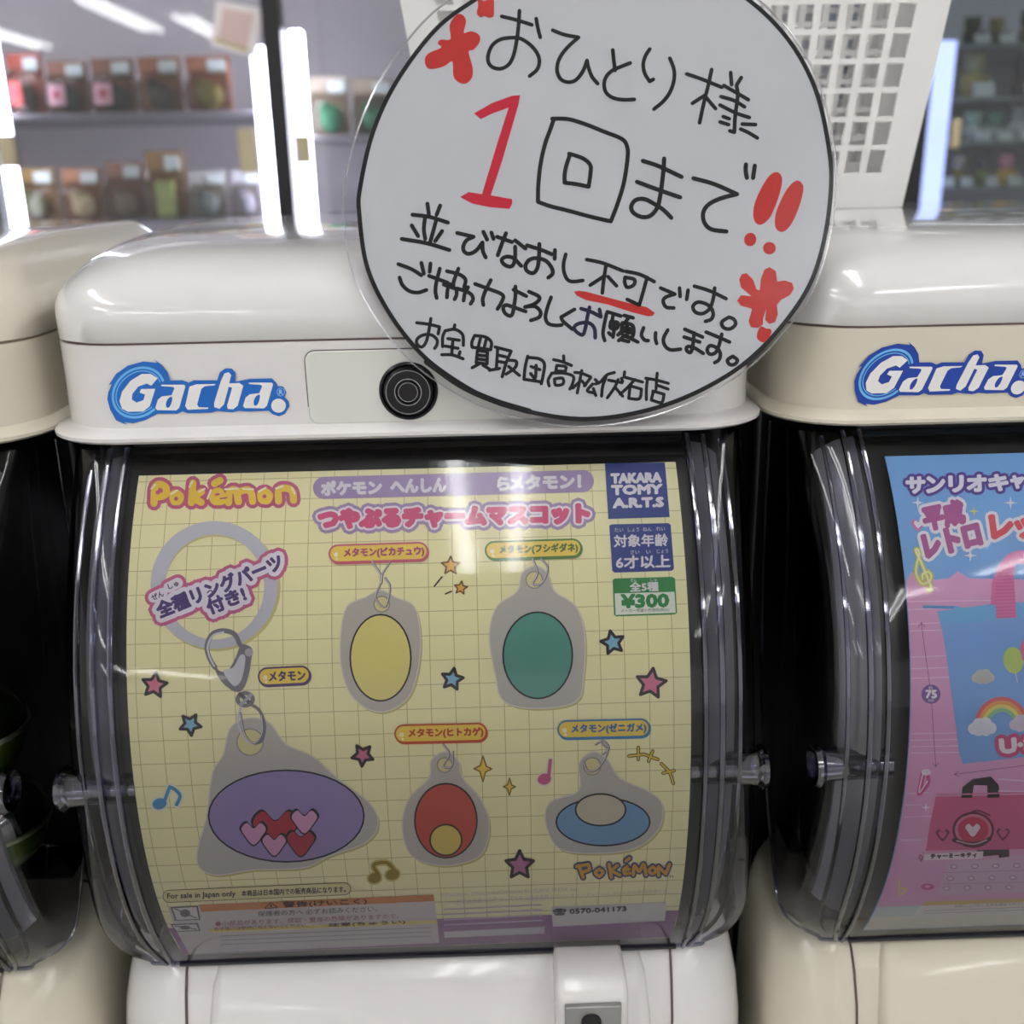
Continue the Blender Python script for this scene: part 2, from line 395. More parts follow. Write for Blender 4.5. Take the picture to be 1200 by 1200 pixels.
    if has_lock:
        def pl(x, z, y=.0042): return (x, y, z)
        # plate let into the band, dark gap round it, then the round lock
        x0, x1, z0, z1, r = ox-.0405, ox+.0435, .0020, .0325, .004
        def rp(e):
            q = []
            for sx, sz, a0 in ((1, 1, 0), (-1, 1, 90), (-1, -1, 180), (1, -1, 270)):
                for i in range(7):
                    a = math.radians(a0+15*i); q.append(((x1-r if sx > 0 else x0+r)+(r+e)*math.cos(a), (z1-r if sz > 0 else z0+r)+(r+e)*math.sin(a)))
            return q
        mb = MB(); mb.loft([[(x, y, z) for x, z in rp(.0004)] for y in (.0068, .0062)]); mb.build('plate_gap', seam, t, angle=30)
        mb = MB(); mb.loft([[(x, y, z) for x, z in rp(e)] for y, e in ((.0068, 0), (.0060, 0), (.0056, -.0004))]); lp = mb.build('lock_plate', mat((206, 207, 200), .35, coat=.3, key='plate'), t, angle=30)
        c = (ox+.0013, .0058, .0152)
        BL = mat((46, 45, 47), .28, metal=.7, key='lock_metal'); BR_ = mat((170, 170, 172), .2, metal=1, key='lock_rim')
        mb = MB(); mb.lathe([(.0122, -.001), (.0122, .0006), (.0112, .0012), (.0108, .0006), (.0105, .0002)], c, 'y', 48); mb.build('lock_ring', BL, lp, angle=40)
        mb = MB(); mb.lathe([(.0104, -.001), (.0104, .0010), (.0092, .0030), (.0089, .0032), (.0088, .0028), (.0055, .0028), (.0055, .0005)], c, 'y', 48); k = mb.build('lock_barrel', BL, lp, angle=30)
        mb = MB(); mb.lathe([(.0091, .0030), (.0092, .0034), (.0089, .0034)], c, 'y', 48, caps=False); mb.lathe([(.0056, .0028), (.0057, .0033), (.0053, .0033)], c, 'y', 48, caps=False); mb.lathe([(.0040, .0028), (.0041, .0034), (.0038, .0034)], c, 'y', 48, caps=False); mb.build('lock_rim', BR_, k)
        mb = MB(); mb.lathe([(.0039, -.001), (.0039, .0033), (.0001, .0033)], c, 'y', 32); mb.box((c[0]-.0007, c[1]-.0032, c[2]+.0025), (c[0]+.0007, c[1]-.0005, c[2]+.0062)); mb.build('key_core', mat((38, 36, 38), .35, metal=.5, key='core'), k, angle=30)
    if logo: gacha(t, ox, logo)
    return t

def gacha(t, ox, blue):
    BLUE, SKY, W = blue, (104, 176, 228), (226, 224, 222)
    A = Art(lambda p, off: onY(p, .0058-off)+np.array((ox, 0, 0)), 3e-5, .3, .3)
    A.frame(110, 410, 5)
    A.poly([(86, 208), (130, 140), (200, 92), (290, 68), (370, 76), (352, 55), (400, 90), (432, 130), (448, 179), (520, 178), (555, 192), (585, 178), (722, 178), (738, 132), (770, 108), (808, 110), (830, 135), (830, 186), (880, 176), (910, 170), (1042, 167), (1070, 195), (1078, 214), (1108, 214), (1128, 248), (1118, 278), (1140, 300), (1146, 330), (1120, 375), (1085, 389), (1048, 378), (1025, 357), (900, 362), (850, 358), (810, 366), (760, 362), (722, 358), (690, 368), (550, 371), (520, 361), (490, 374), (372, 374), (300, 412), (230, 430), (178, 424), (196, 441), (130, 412), (95, 350), (79, 290), (84, 250), (105, 200)], BLUE, 1)
    for rx, ry, w_ in ((158, 138, 14), (140, 118, 6)):
        pts = [(262+rx*math.cos(a)*.82-ry*math.sin(a)*.56, 250-(rx*math.cos(a)*.60+ry*math.sin(a)*.80)) for a in [math.radians(-12+i*12) for i in range(25)]]
        A.stroke(pts, w_, SKY, 2, k=3, caps=8)
    A.poly([(374, 166), (332, 141), (280, 141), (215, 181), (165, 245), (150, 300), (165, 345), (200, 363), (290, 361), (328, 330), (360, 228), (277, 229), (268, 250), (300, 262), (290, 295), (250, 309), (222, 290), (226, 258), (260, 215), (310, 197), (336, 210)], W, 3, smooth=False)
    for dx, dy in ((0, 0), (514, -12)):
        s = lambda q: [(x+dx, y+dy) for x, y in q]
        A.poly(s([(395, 204), (530, 204), (536, 215), (500, 340), (482, 355), (370, 353), (360, 340), (375, 292), (400, 272), (455, 266), (472, 225), (464, 217), (395, 212)]), W, 3)
        A.poly(s([(437, 283), (458, 276), (455, 310), (440, 337), (425, 335), (423, 310)]), BLUE, 4, smooth=True)
    A.poly([(560, 215), (600, 202), (715, 200), (705, 208), (650, 213), (630, 228), (605, 320), (615, 336), (672, 338), (668, 346), (550, 351), (535, 330)], W, 3)
    A.poly([(765, 138), (790, 131), (805, 148), (793, 196), (852, 194), (876, 210), (842, 328), (815, 349), (785, 346), (780, 328), (810, 222), (790, 216), (762, 320), (735, 346), (705, 335), (705, 310), (745, 180)], W, 3)
    A.ell(1082, 327, 43, 41, W, 3)
    A.ell(1095, 247, 23, 25, (150, 190, 235), 3, hole=(19.5, 21.5)); A.text('R', 1096, 247, 19, 26, (150, 190, 235), 3, bold=1.5)
    A.build('logo_sticker', t)
WHITE = mat((214, 210, 208), .25, .5, .45, noise=.012, key='gloss_white'); CREAM = mat((207, 200, 182), .28, .5, .4, noise=.015, key='gloss_cream')
WHITE2 = mat((216, 214, 212), .16, .5, 1.0, noise=.012, key='lid_white'); CREAM2 = mat((213, 206, 191), .16, .5, 1.0, noise=.015, key='lid_cream')
SEAM = mat((92, 72, 72), .6, key='seam'); SEAMC = mat((120, 108, 92), .6, key='seam_cream')
PITCH_X = .311
mid = machine(0, 'white capsule machine in the middle, round key lock under a handwritten notice', WHITE, WHITE, WHITE2, (16, 98, 184), SEAM)
rgt = machine(PITCH_X, 'cream capsule machine with white lid at the right, pink and blue card inside', CREAM, CREAM, WHITE2, (22, 62, 156), SEAM, has_lock=False, slot=False)
lft = machine(-PITCH_X, 'cream capsule machine cut by the left picture edge, green capsules in its dark window', CREAM, CREAM, CREAM2, None, SEAMC, has_lock=False, slot=False, caps=1)

# ------------------------------------------------------------------ printed display card in the middle window
def card(name, label, ox, hw, back, art, y0, y1):
    """curved paper card standing behind the window: a sheet with thickness plus its print"""
    t0, t1 = y0, y1
    def extra(bm, b, allm):
        n = 40; R0, R1 = BR-.0006, BR-.00004
        g = []
        for R in (R0, R1):
            g.append([[bm.verts.new(Vector((ox+s*hw, *arcpt(t0+(t1-t0)*i/n, R)))-Vector(b)) for s in (-1, 1)] for i in range(n+1)])
        for k in range(2):
            for i in range(n): bm.faces.new([g[k][i][0], g[k][i][1], g[k][i+1][1], g[k][i+1][0]][::(1 if k else -1)]).material_index = 0
        for i in range(n):
            for s in (0, 1): bm.faces.new([g[0][i][s], g[1][i][s], g[1][i+1][s], g[0][i+1][s]]).material_index = 0
        for i in (0, n): bm.faces.new([g[0][i][0], g[0][i][1], g[1][i][1], g[1][i][0]]).material_index = 0
    o = art.build(name, None, (ox, *arcpt(t1, BR)), slices=(480, 1180, 9), extra=extra, mats0=[mat(back, .45, .35, key='card')])
    return tag(o, label, 'display card')
YEL = (239, 234, 184)
A = Art(lambda p, off: onBarrel(p, off), 5e-5, .4)
A.frame(0, 0, 1)
# thin square grid of the paper: drawn along the sheet's own directions
def barrel_px(x, t, R=BR):
    y, z = arcpt(t, R); d = np.array((x, y, z))-CAM; q = d@AX[2]
    return (600+FPX*(d@AX[0])/q, 600-FPX*(d@AX[1])/q)
GRID = (186, 174, 122)
T0, T1 = .045, .988
arc = abs(A1-A0)*BR
x = -.1095
while x < .113:
    A.stroke([barrel_px(x, T0+(.875-T0)*i/16) for i in range(17)], .75, GRID, 1, smooth=False, caps=0); x += .0098
t = T0+.012
while t < .87:
    A.stroke([barrel_px(-.113+.226*i/8, t) for i in range(9)], .75, GRID, 1, smooth=False, caps=0); t += .0098/arc
PINK, PURP, LAV, INK = (190, 92, 130), (84, 62, 120), (158, 138, 178), (52, 40, 70)
SIL = (192, 192, 204); PWHITE = (226, 222, 226)
# rounded brand lettering, drawn with fat strokes: rim, letters, counters, shine
A.frame(150, 545, 5.4545)
LET = [[(166, 245), (172, 145), (205, 122), (243, 145), (238, 190), (190, 205)], [(290, 225), (285, 190), (310, 180), (335, 200), (325, 232), (295, 235)],
    [(415, 115), (405, 240)], [(470, 170), (420, 208), (468, 238)], [(600, 192), (585, 168), (555, 172), (540, 200), (555, 232), (600, 232)], [(545, 200), (600, 198)], [(552, 118), (588, 98)],
    [(642, 240), (650, 170), (690, 162), (706, 235)], [(708, 170), (765, 158), (790, 185), (796, 232)], [(850, 215), (850, 180), (880, 170), (905, 195), (890, 228), (858, 225)], [(962, 230), (965, 158), (1015, 148), (1050, 170), (1058, 225)]]
for L in LET: A.stroke(L, 92, PINK, 2)
for L in LET: A.stroke(L, 46, (232, 200, 70), 3)
for x, y, r in ((190, 175, 14), (308, 215, 13), (872, 200, 13)): A.ell(x, y, r, r, PINK, 4)
A.ell(570, 188, 17, 8, PINK, 4, -8); A.stroke([(590, 214), (632, 208)], 10, PINK, 4)
for L in ([(150, 150), (175, 125)], [(275, 185), (315, 162)], [(392, 140), (412, 105)], [(455, 170), (490, 152)], [(508, 215), (530, 160)], [(620, 155), (705, 150)], [(735, 152), (800, 155)], [(835, 170), (880, 145)], [(945, 150), (990, 135)], [(1048, 145), (1065, 185)]): A.stroke(L, 12, (246, 240, 214), 4)
# headline banner and title
A.frame(360, 540, 3.53)
A.stroke([(70, 112), (1140, 84)], 92, LAV, 2, smooth=False, caps=24)
A.text('ポケモン', 183, 111, 245, 54, PWHITE, 3, -1.5, bold=4.5); A.text('へんしん', 460, 103, 225, 52, PWHITE, 3, -1.5, bold=4.5)
A.text('ら', 812, 95, 46, 52, PWHITE, 3, -1.5, bold=4.5); A.text('メタモン！', 985, 88, 290, 54, PWHITE, 3, -1.5, bold=4.5)
A.text('つやぷるチャームマスコット', 607, 230, 1112, 74, (206, 74, 122), 5, -1.3, bold=9, outs=((236, 226, 234), 14)[0:0])
A.text('つやぷるチャームマスコット', 607, 230, 1112, 74, (238, 230, 236), 4, -1.3, bold=18)
A.text('つやぷるチャームマスコット', 607, 230, 1112, 74, LAV, 2, -1.3, bold=31)
# maker's box, age box, price box
A.frame(480, 530, 3.53)
NAVY = (38, 58, 132)
A.poly([(808, 46), (1056, 42), (1076, 268), (822, 276)], NAVY, 2)
for s, y, w_, x in (('TAKARA', 106, 205, 938), ('TOMY', 154, 205, 940), ('A.R.T.S', 208, 205, 946)): A.text(s, x, y, w_, 36, PWHITE, 3, -1.5, bold=4)
A.poly([(826, 303), (838, 298), (1070, 293), (1080, 300), (1094, 480), (1086, 490), (848, 498), (838, 490)], NAVY, 2)
for s, x, y, w_, h in (('たい', 866, 321, 36, 17), ('しょう', 926, 320, 46, 17), ('ねん', 983, 318, 36, 17), ('れい', 1038, 316, 36, 17), ('さい', 932, 413, 36, 17), ('い', 988, 412, 18, 15), ('じょう', 1046, 409, 46, 17)): A.text(s, x, y, w_, h, PWHITE, 3, -1.5)
A.text('対象年齢', 957, 365, 222, 50, PWHITE, 3, -1.5, bold=1.6); A.text('6才以上', 966, 453, 222, 52, PWHITE, 3, -1.5, bold=2)
GRN = (40, 132, 66)
A.poly([(840, 528), (850, 522), (1085, 515), (1098, 522), (1106, 665), (1096, 671), (855, 679), (846, 672)], GRN, 2)
A.poly([(848, 584), (1096, 577), (1101, 664), (852, 673)], (228, 232, 222), 3)
A.text('ぜん', 926, 530, 26, 14, PWHITE, 3, -1.5); A.text('しゅ', 1010, 527, 26, 14, PWHITE, 3, -1.5); A.text('全5種', 970, 556, 118, 38, PWHITE, 3, -1.5, bold=1.5)
A.text('¥300', 974, 614, 192, 52, GRN, 4, -1.5, bold=4.5); A.text('メーカー希望小売価格(税込)', 975, 654, 200, 17, (50, 70, 60), 4, -1.5)
# split ring, its caption sticker, clasp and chain links (photo print)
A.frame(160, 600, 6.316)
A.ell(592, 556, 474, 476, (206, 196, 132), 2, hole=(382, 384, 590, 566))
A.ell(575, 540, 471, 473, SIL, 3, n=60, hole=(367, 388, 578, 555))
cap = (('全種リングパーツ', 612, 548, 985, 118, -22.0), ('付き!', 662, 655, 290, 112, -22.0))
for s, x, y, w_, h, a in cap:
    A.text(s, x, y, w_, h, (196, 96, 136), 4, a, bold=66); A.text(s, x, y, w_, h, (228, 222, 232), 5, a, bold=40); A.text(s, x, y, w_, h, (78, 58, 118), 6, a, bold=7)
for L in ([(125, 632), (190, 600)], [(238, 558), (305, 525)], [(520, 610), (575, 592)]): A.stroke(L, 128, (196, 96, 136), 4, smooth=False, caps=20); A.stroke(L, 78, (228, 222, 232), 5, smooth=False, caps=20)
for s, x, y, w_ in (('ぜん', 155, 618, 92), ('しゅ', 272, 540, 80), ('っ', 545, 600, 42)): A.text(s, x, y, w_, 42, INK, 6, -22, bold=1.5)
A.frame(140, 530, 3.53)
GR1, GR2, GR3 = (120, 116, 126), (170, 168, 178), (84, 78, 88)
A.stroke([(395, 890), (372, 850), (362, 800), (385, 752), (430, 738), (475, 752), (498, 795)], 20, GR1, 4)
A.stroke([(392, 885), (372, 845), (365, 800), (388, 757), (430, 744)], 8, (212, 210, 220), 5)
A.poly([(385, 868), (415, 905), (450, 900), (480, 850), (505, 795), (548, 812), (545, 860), (535, 920), (515, 975), (490, 992), (455, 978), (412, 935)], GR1, 4, smooth=True)
A.poly([(430, 905), (470, 890), (500, 840), (520, 845), (515, 900), (500, 950), (470, 965)], (204, 202, 212), 5, smooth=True)
A.ell(535, 828, 17, 17, GR2, 5)
A.ell(520, 1022, 40, 34, GR1, 4, hole=(22, 18)+(520, 1022)); A.stroke([(498, 1000), (545, 1042)], 16, GR3, 5); A.stroke([(545, 1002), (500, 1046)], 14, GR2, 5)
A.stroke([(540, 1040), (580, 1070), (600, 1130), (590, 1190), (562, 1205)], 13, GR1, 6); A.stroke([(500, 1060), (490, 1120), (520, 1190), (560, 1205)], 9, (206, 200, 206), 6)
# plain acrylic charms: clear plate with a hole, coloured field inside
def charm(plate, rim, hole, fields, ring, shade=(196, 186, 122)):
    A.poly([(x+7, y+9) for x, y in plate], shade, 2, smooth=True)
    A.poly(plate, (186, 180, 174), 3, smooth=True, k=6)
    A.stroke(plate, 5*A.o[2]/3.53, (214, 208, 202), 4, closed=True)
    A.ell(*hole[:2], hole[2], hole[2], (214, 206, 150), 5); A.ell(*hole[:2], hole[2]+5, hole[2]+5, (148, 140, 136), 4)
    lay = 5
    for kind, args, col in fields:
        if kind == 'e':
            cx, cy, rx, ry = args; A.ell(cx, cy, rx+7, ry+7, (30, 24, 34), lay); A.ell(cx, cy, rx, ry, col, lay+1); lay += 2
    for L in ring: A.stroke(L, 9, GR1, 9); A.stroke([(x-2, y-1) for x, y in L], 3, (220, 214, 220), 10)
A.frame(140, 830, 3.53)
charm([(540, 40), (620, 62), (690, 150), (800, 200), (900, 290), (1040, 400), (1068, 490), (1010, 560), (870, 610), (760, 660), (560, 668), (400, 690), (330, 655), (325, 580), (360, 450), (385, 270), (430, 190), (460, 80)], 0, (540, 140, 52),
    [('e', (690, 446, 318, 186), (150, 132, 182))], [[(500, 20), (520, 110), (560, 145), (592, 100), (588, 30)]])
def heart(cx, cy, r, c, layer):
    A.poly([(cx, cy+r), (cx-.75*r, cy+.2*r), (cx-1.0*r, cy-.35*r), (cx-.55*r, cy-.8*r), (cx, cy-.35*r), (cx+.55*r, cy-.8*r), (cx+1.0*r, cy-.35*r), (cx+.75*r, cy+.2*r)], c, layer, smooth=True)
for cx, cy, r, c in ((645, 500, 92, (178, 38, 58)), (750, 555, 56, (170, 34, 56)), (555, 515, 50, (208, 150, 186)), (765, 465, 52, (208, 150, 186)), (640, 562, 48, (208, 150, 186))):
    HL = HL+2 if 'HL' in globals() else 8; heart(cx, cy-2, r+9, (30, 22, 30), HL); heart(cx, cy, r, c, HL+1)
A.frame(140, 530, 3.53)
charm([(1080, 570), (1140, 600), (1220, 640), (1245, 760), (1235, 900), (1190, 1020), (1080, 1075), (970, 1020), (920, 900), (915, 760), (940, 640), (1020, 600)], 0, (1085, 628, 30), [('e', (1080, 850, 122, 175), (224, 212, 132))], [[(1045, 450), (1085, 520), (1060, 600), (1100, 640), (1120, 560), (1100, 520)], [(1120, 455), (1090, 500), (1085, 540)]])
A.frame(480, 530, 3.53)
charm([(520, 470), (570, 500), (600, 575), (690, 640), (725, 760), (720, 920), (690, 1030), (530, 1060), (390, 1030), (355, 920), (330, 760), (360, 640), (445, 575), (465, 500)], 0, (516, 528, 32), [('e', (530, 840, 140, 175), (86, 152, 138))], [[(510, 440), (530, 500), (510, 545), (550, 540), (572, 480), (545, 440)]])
A.frame(480, 830, 3.53)
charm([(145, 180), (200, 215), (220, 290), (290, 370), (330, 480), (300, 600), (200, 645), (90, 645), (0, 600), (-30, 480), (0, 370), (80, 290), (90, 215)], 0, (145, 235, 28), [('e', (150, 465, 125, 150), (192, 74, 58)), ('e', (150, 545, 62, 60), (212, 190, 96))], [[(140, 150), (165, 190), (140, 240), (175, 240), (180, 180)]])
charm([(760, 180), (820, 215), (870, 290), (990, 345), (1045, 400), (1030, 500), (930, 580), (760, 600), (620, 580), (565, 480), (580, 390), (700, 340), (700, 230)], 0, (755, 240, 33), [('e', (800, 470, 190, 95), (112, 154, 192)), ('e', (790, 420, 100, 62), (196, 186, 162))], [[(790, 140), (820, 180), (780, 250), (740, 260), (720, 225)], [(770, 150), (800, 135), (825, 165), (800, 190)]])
# name tags
def pill(x0, y0, x1, y1, hgt, edge, txt, tc, tx0=.17, ):
    A.frame(0, 0, 1); r = hgt/2
    A.stroke([(x0+r+1, y0+1.5), (x1-r+1, y1+1.5)], hgt, edge, 9, smooth=False, caps=20); A.stroke([(x0+r, y0), (x1-r, y1)], hgt, edge, 9, smooth=False, caps=20)
    A.stroke([(x0+r, y0), (x1-r, y1)], hgt-4, (234, 204, 84), 10, smooth=False, caps=20)
    A.ell(x0+r*.8, y0+1, 2.6, 2.6, (244, 236, 200), 11); A.ell(x0+r*.9, y0+6, 1.6, 1.6, (244, 236, 200), 11)
    L = x1-x0; a = math.degrees(math.atan2(y1-y0, x1-x0)); u = .5+.055
    A.text(txt, x0+L*u, y0+(y1-y0)*u, L*(.80 if len(txt) > 5 else .68), hgt*.52, tc, 11, a, bold=.55)
pill(302, 793, 364, 791, 22, (84, 58, 110), 'メタモン', (84, 58, 110))
pill(385, 649, 502, 646, 22, (200, 86, 116), 'メタモン(ピカチュウ)', (170, 60, 110))
pill(568, 645, 682, 642, 22, (74, 128, 54), 'メタモン(フシギダネ)', (74, 110, 40))
pill(462, 860, 571, 858, 22, (196, 78, 40), 'メタモン(ヒトカゲ)', (190, 62, 36))
pill(653, 855, 762, 853, 22, (64, 130, 188), 'メタモン(ゼニガメ)', (50, 110, 176))
# stars, notes, sparkles
A.frame(0, 0, 1); BK = (44, 36, 44)
for x, y, r, c, rot in ((181, 803, 15, (218, 122, 150), 8), (223, 849, 13, (124, 178, 210), 30), (530, 796, 13, (124, 178, 210), 10), (718, 753, 14, (124, 178, 210), -12), (763, 801, 18, (210, 118, 148), 8), (425, 885, 13, (200, 108, 140), 40), (609, 1014, 17, (178, 108, 150), 0)): A.star(x, y, r, c, BK, 3, rot, 3.6, inner=.5)
A.star(528, 663, 11, (228, 172, 70), (104, 76, 40), 3, 0, 1.8); A.star(540, 689, 8, (228, 172, 70), (104, 76, 40), 3, 8, 1.6)
A.stroke([(509, 687), (518, 676)], 1.8, BK, 3); A.stroke([(522, 696), (529, 693)], 1.8, BK, 3)
for x, y, r in ((566, 901, 15), (597, 922, 10)):
    A.poly([(x, y-r), (x+r*.25, y-r*.2), (x+r*.7, y), (x+r*.2, y+r*.25), (x, y+r), (x-r*.25, y+r*.2), (x-r*.7, y), (x-r*.2, y-r*.25)], (236, 200, 80), 4); A.stroke([(x, y-r), (x+r*.25, y-r*.2), (x+r*.7, y), (x+r*.2, y+r*.25), (x, y+r), (x-r*.25, y+r*.2), (x-r*.7, y), (x-r*.2, y-r*.25)], 1.6, (140, 112, 40), 5, smooth=False, closed=True)
def note(c, rim, heads, strokes, w_):
    for rr_, cc, lay in ((2.0, rim, 3), (0, c, 4)):
        for x, y, rx, ry in heads: A.ell(x, y, rx+rr_, ry+rr_, cc, lay, -15)
        for L in strokes: A.stroke(L, w_+2*rr_, cc, lay, smooth=len(L) > 3)
note((70, 140, 186), (226, 226, 214), [(187, 942, 8.5, 6.5)], [[(193, 938), (199, 922)], [(199, 922), (206, 926), (211, 933), (207, 943)]], 4)
note((150, 128, 36), (206, 190, 110), [(439, 1029, 7.5, 6), (460, 1025, 8, 6)], [[(444, 1026), (438, 1014), (453, 1011), (463, 1021)]], 4)
note((198, 92, 138), (230, 220, 200), [(638, 913, 8, 6.5)], [[(643, 909), (645, 891)]], 4)
for L in ([(737, 886), (755, 884), (771, 890)], [(748, 876), (748, 890)], [(760, 892), (765, 880)], [(775, 895), (785, 905), (789, 918)], [(777, 906), (790, 903)]): A.stroke(L, 4.2, (90, 74, 30), 3, smooth=False); A.stroke(L, 2, (224, 196, 70), 4, smooth=False)
# slanted brand lettering at the lower right: yellow letters with a blue rim
A.frame(480, 830, 3.53)
LT = [[(718, 700), (700, 650)], [(690, 655), (740, 645), (745, 668), (712, 680)], [(785, 665), (768, 680), (785, 695), (800, 678), (785, 665)], [(825, 645), (835, 700)], [(860, 650), (832, 672), (870, 690)], [(900, 655), (885, 668), (890, 685), (912, 682)], [(888, 668), (908, 666)], [(895, 632), (910, 620)], [(925, 690), (930, 650), (950, 675), (968, 645), (978, 690)], [(1005, 655), (990, 672), (1005, 685), (1020, 670), (1005, 655)], [(1030, 692), (1030, 655), (1060, 685), (1075, 645)]]
for L in LT: A.stroke(L, 27, (66, 78, 120), 4, smooth=len(L) == 5)
for L in LT: A.stroke(L, 13, (214, 160, 60), 5, smooth=len(L) == 5)
A.text('TM', 1076, 697, 28, 11, (66, 78, 120), 4, -2)
# small print at the foot of the card
A.frame(0, 0, 1)
MAU = (150, 110, 148)
foot = [barrel_px(-.113+.226*i/10, .872) for i in range(11)]; footb = [barrel_px(-.113+.226*i/10, T1-.002) for i in range(11)]
A.poly([(p[0], p[1]) for p in foot]+footb[::-1], MAU, 2)
A.stroke([(198, 1050.5), (404, 1041.5)], 15, (90, 80, 60), 3, smooth=False, caps=16); A.stroke([(198, 1050.5), (404, 1041.5)], 13.4, (222, 214, 160), 4, smooth=False, caps=16)
A.text('For sale in Japan only', 236, 1049.5, 80, 8, INK, 5, -2.2, bold=.25); A.text('本商品は日本国内での販売商品になります。', 344, 1044.5, 122, 7, INK, 5, -2.4, bold=.2)
A.poly([(197, 1063), (508, 1049), (513, 1085), (515, 1105), (222, 1118), (206, 1090)], (206, 198, 196), 3)
A.poly([(233, 1060.5), (508, 1048.5), (509, 1056), (236, 1068.5)], (204, 132, 78), 4)
A.text('⚠ 警告(けいこく)', 370, 1059, 120, 7, (70, 34, 22), 8, -2.5, bold=.3)
A.text('保護者の方へ 必ずお読みください。', 372, 1068, 140, 6.5, (70, 60, 60), 8, -2.5); A.text('●小部品があります。誤飲・窒息の危険がありますので、', 360, 1078, 215, 6, (150, 70, 80), 8, -2.5)
A.poly([(244, 1089), (512, 1078), (513, 1082), (246, 1093)], (222, 206, 120), 4); A.text('お子様には絶対に与えないでください。', 306, 1086.5, 110, 4.6, (130, 50, 60), 8, -2.5); A.text('注意(ちゅうい)', 430, 1082.5, 90, 4.5, (80, 60, 30), 8, -2.5, bold=.2)
for y in (1094, 1099, 1104): A.stroke([(258, y+3), (505, y-7)], .8, (150, 140, 146), 5, smooth=False, caps=0)
for y0, h in ((1063, 16), (1083, 9)):
    A.poly([(200, y0), (232, y0-1.5), (235, y0+h-1), (205, y0+h)], (110, 104, 108), 4); A.poly([(202, y0+1.2), (230, y0), (233, y0+h-2), (207, y0+h-1)], (216, 210, 210), 5)
    A.ell(217, y0+h*.45, 6, h*.28, (120, 112, 116), 6); A.stroke([(205, y0+2), (230, y0+h-3)], 1.2, (110, 104, 108), 7)
A.poly([(646, 1063), (781, 1057), (779, 1079), (648, 1086)], (212, 208, 206), 3)
A.text('☎ 0570-041173', 691, 1067, 86, 7.5, (70, 70, 76), 7, -3, bold=.5)
for s, x, y, w_ in (('©Pokémon. ©Nintendo/Creatures Inc./GAME FREAK inc.', 597, 1045, 160), ('[ガチャ][GACHA]は株式会社タカラトミーアーツの登録商標です。', 585, 1056, 130), ('ポケットモンスター・ポケモンは任天堂・クリーチャーズ・ゲームフリークの登録商標です。', 660, 1050, 250)): A.text(s, x, y, w_, 5, (206, 192, 210), 7, -2.6)
for y in (1064, 1070, 1076, 1082): A.stroke([(520, y+2), (635, y-3.5)], 1.6, (196, 180, 200), 4, smooth=False, caps=0)
A.poly([(520, 1092), (638, 1086), (638, 1094), (521, 1099)], (206, 200, 204), 4)
card('display_card', 'yellow squared-paper display card with charms, price and age boxes in the middle machine', 0, .113, YEL, A, T0, T1)

# ------------------------------------------------------------------ handwritten notice leaning on the lid
LEAN = math.radians(12)
SP0, SN = (.0748, -.0078, 0.0), (0, -math.cos(LEAN), math.sin(LEAN))
SGN = thing('notice_sign', 'round white handwritten notice with black rim, laminated, leaning on the middle lid', 'sign', (.0748, -.0078, 0.0))
A = Art(lambda p, off: onPlane(p, SP0, SN, off), 4e-5, .5, 0, .3)
A.frame(0, 0, 1)
RING = [(556, 0), (510, 35), (465, 95), (437, 155), (422, 220), (421, 250), (430, 312), (455, 365), (490, 411), (525, 440), (570, 466), (620, 482.5), (680, 491), (740, 485), (800, 467), (860, 435), (905, 395), (945, 341), (965, 285), (974, 217), (970, 165), (955, 103), (925, 48), (880, 2), (820, -34), (750, -53), (680, -54), (612, -34)]
PAPER = (194, 196, 199)
A.poly(RING, PAPER, 0, smooth=True)
INKB, RED, DRED = (22, 21, 24), (190, 46, 40), (196, 34, 58)
A.stroke(RING, 5.2, INKB, 1, closed=True, k=6, caps=0)
A.stroke([(500, 424), (540, 452), (580, 470), (620, 482)], 7, INKB, 1)
def ink(ox, oy, sc, w_, strokes, c=INKB):
    A.frame(ox, oy, sc)
    for L in strokes: A.stroke(L, w_, c, 2, k=4, caps=8)
ink(480, 0, 4.8, 22, [[(518, 92), (600, 112), (688, 140)], [(618, 60), (612, 150), (602, 230), (585, 310), (560, 360), (520, 385), (475, 382), (445, 355), (442, 310), (465, 255), (510, 222), (570, 212), (620, 216), (670, 245), (712, 290), (730, 340), (718, 390), (675, 428)], [(712, 105), (722, 160), (735, 210)],
    [(805, 170), (870, 195), (950, 210)], [(950, 210), (900, 255), (860, 300), (835, 350), (830, 400), (850, 445), (890, 462), (935, 450), (975, 400), (998, 340)], [(998, 340), (1005, 375), (1025, 430), (1058, 470)]])
ink(700, 20, 4.8, 22, [[(87, 185), (92, 240), (100, 300)], [(185, 258), (130, 280), (85, 300), (50, 335), (38, 380), (50, 425), (90, 455), (150, 465), (208, 463)], [(295, 180), (270, 220), (258, 270), (268, 320), (295, 362)], [(295, 362), (315, 350)], [(408, 232), (430, 290), (432, 350), (410, 420), (370, 475), (318, 518)],
    [(503, 320), (590, 350), (700, 395)], [(643, 295), (625, 380), (600, 480), (575, 595)], [(605, 440), (535, 485)], [(610, 450), (665, 515)], [(750, 312), (755, 380)], [(810, 340), (785, 380)], [(712, 385), (850, 465)], [(783, 385), (790, 440), (775, 560), (771, 648)], [(771, 648), (745, 640)], [(695, 447), (770, 470), (828, 505)], [(690, 495), (780, 540), (855, 565)], [(708, 560), (742, 572)], [(690, 590), (738, 605)], [(815, 602), (890, 605)], [(806, 630), (850, 650), (900, 680)]])
A.frame(520, 100, 4.8)
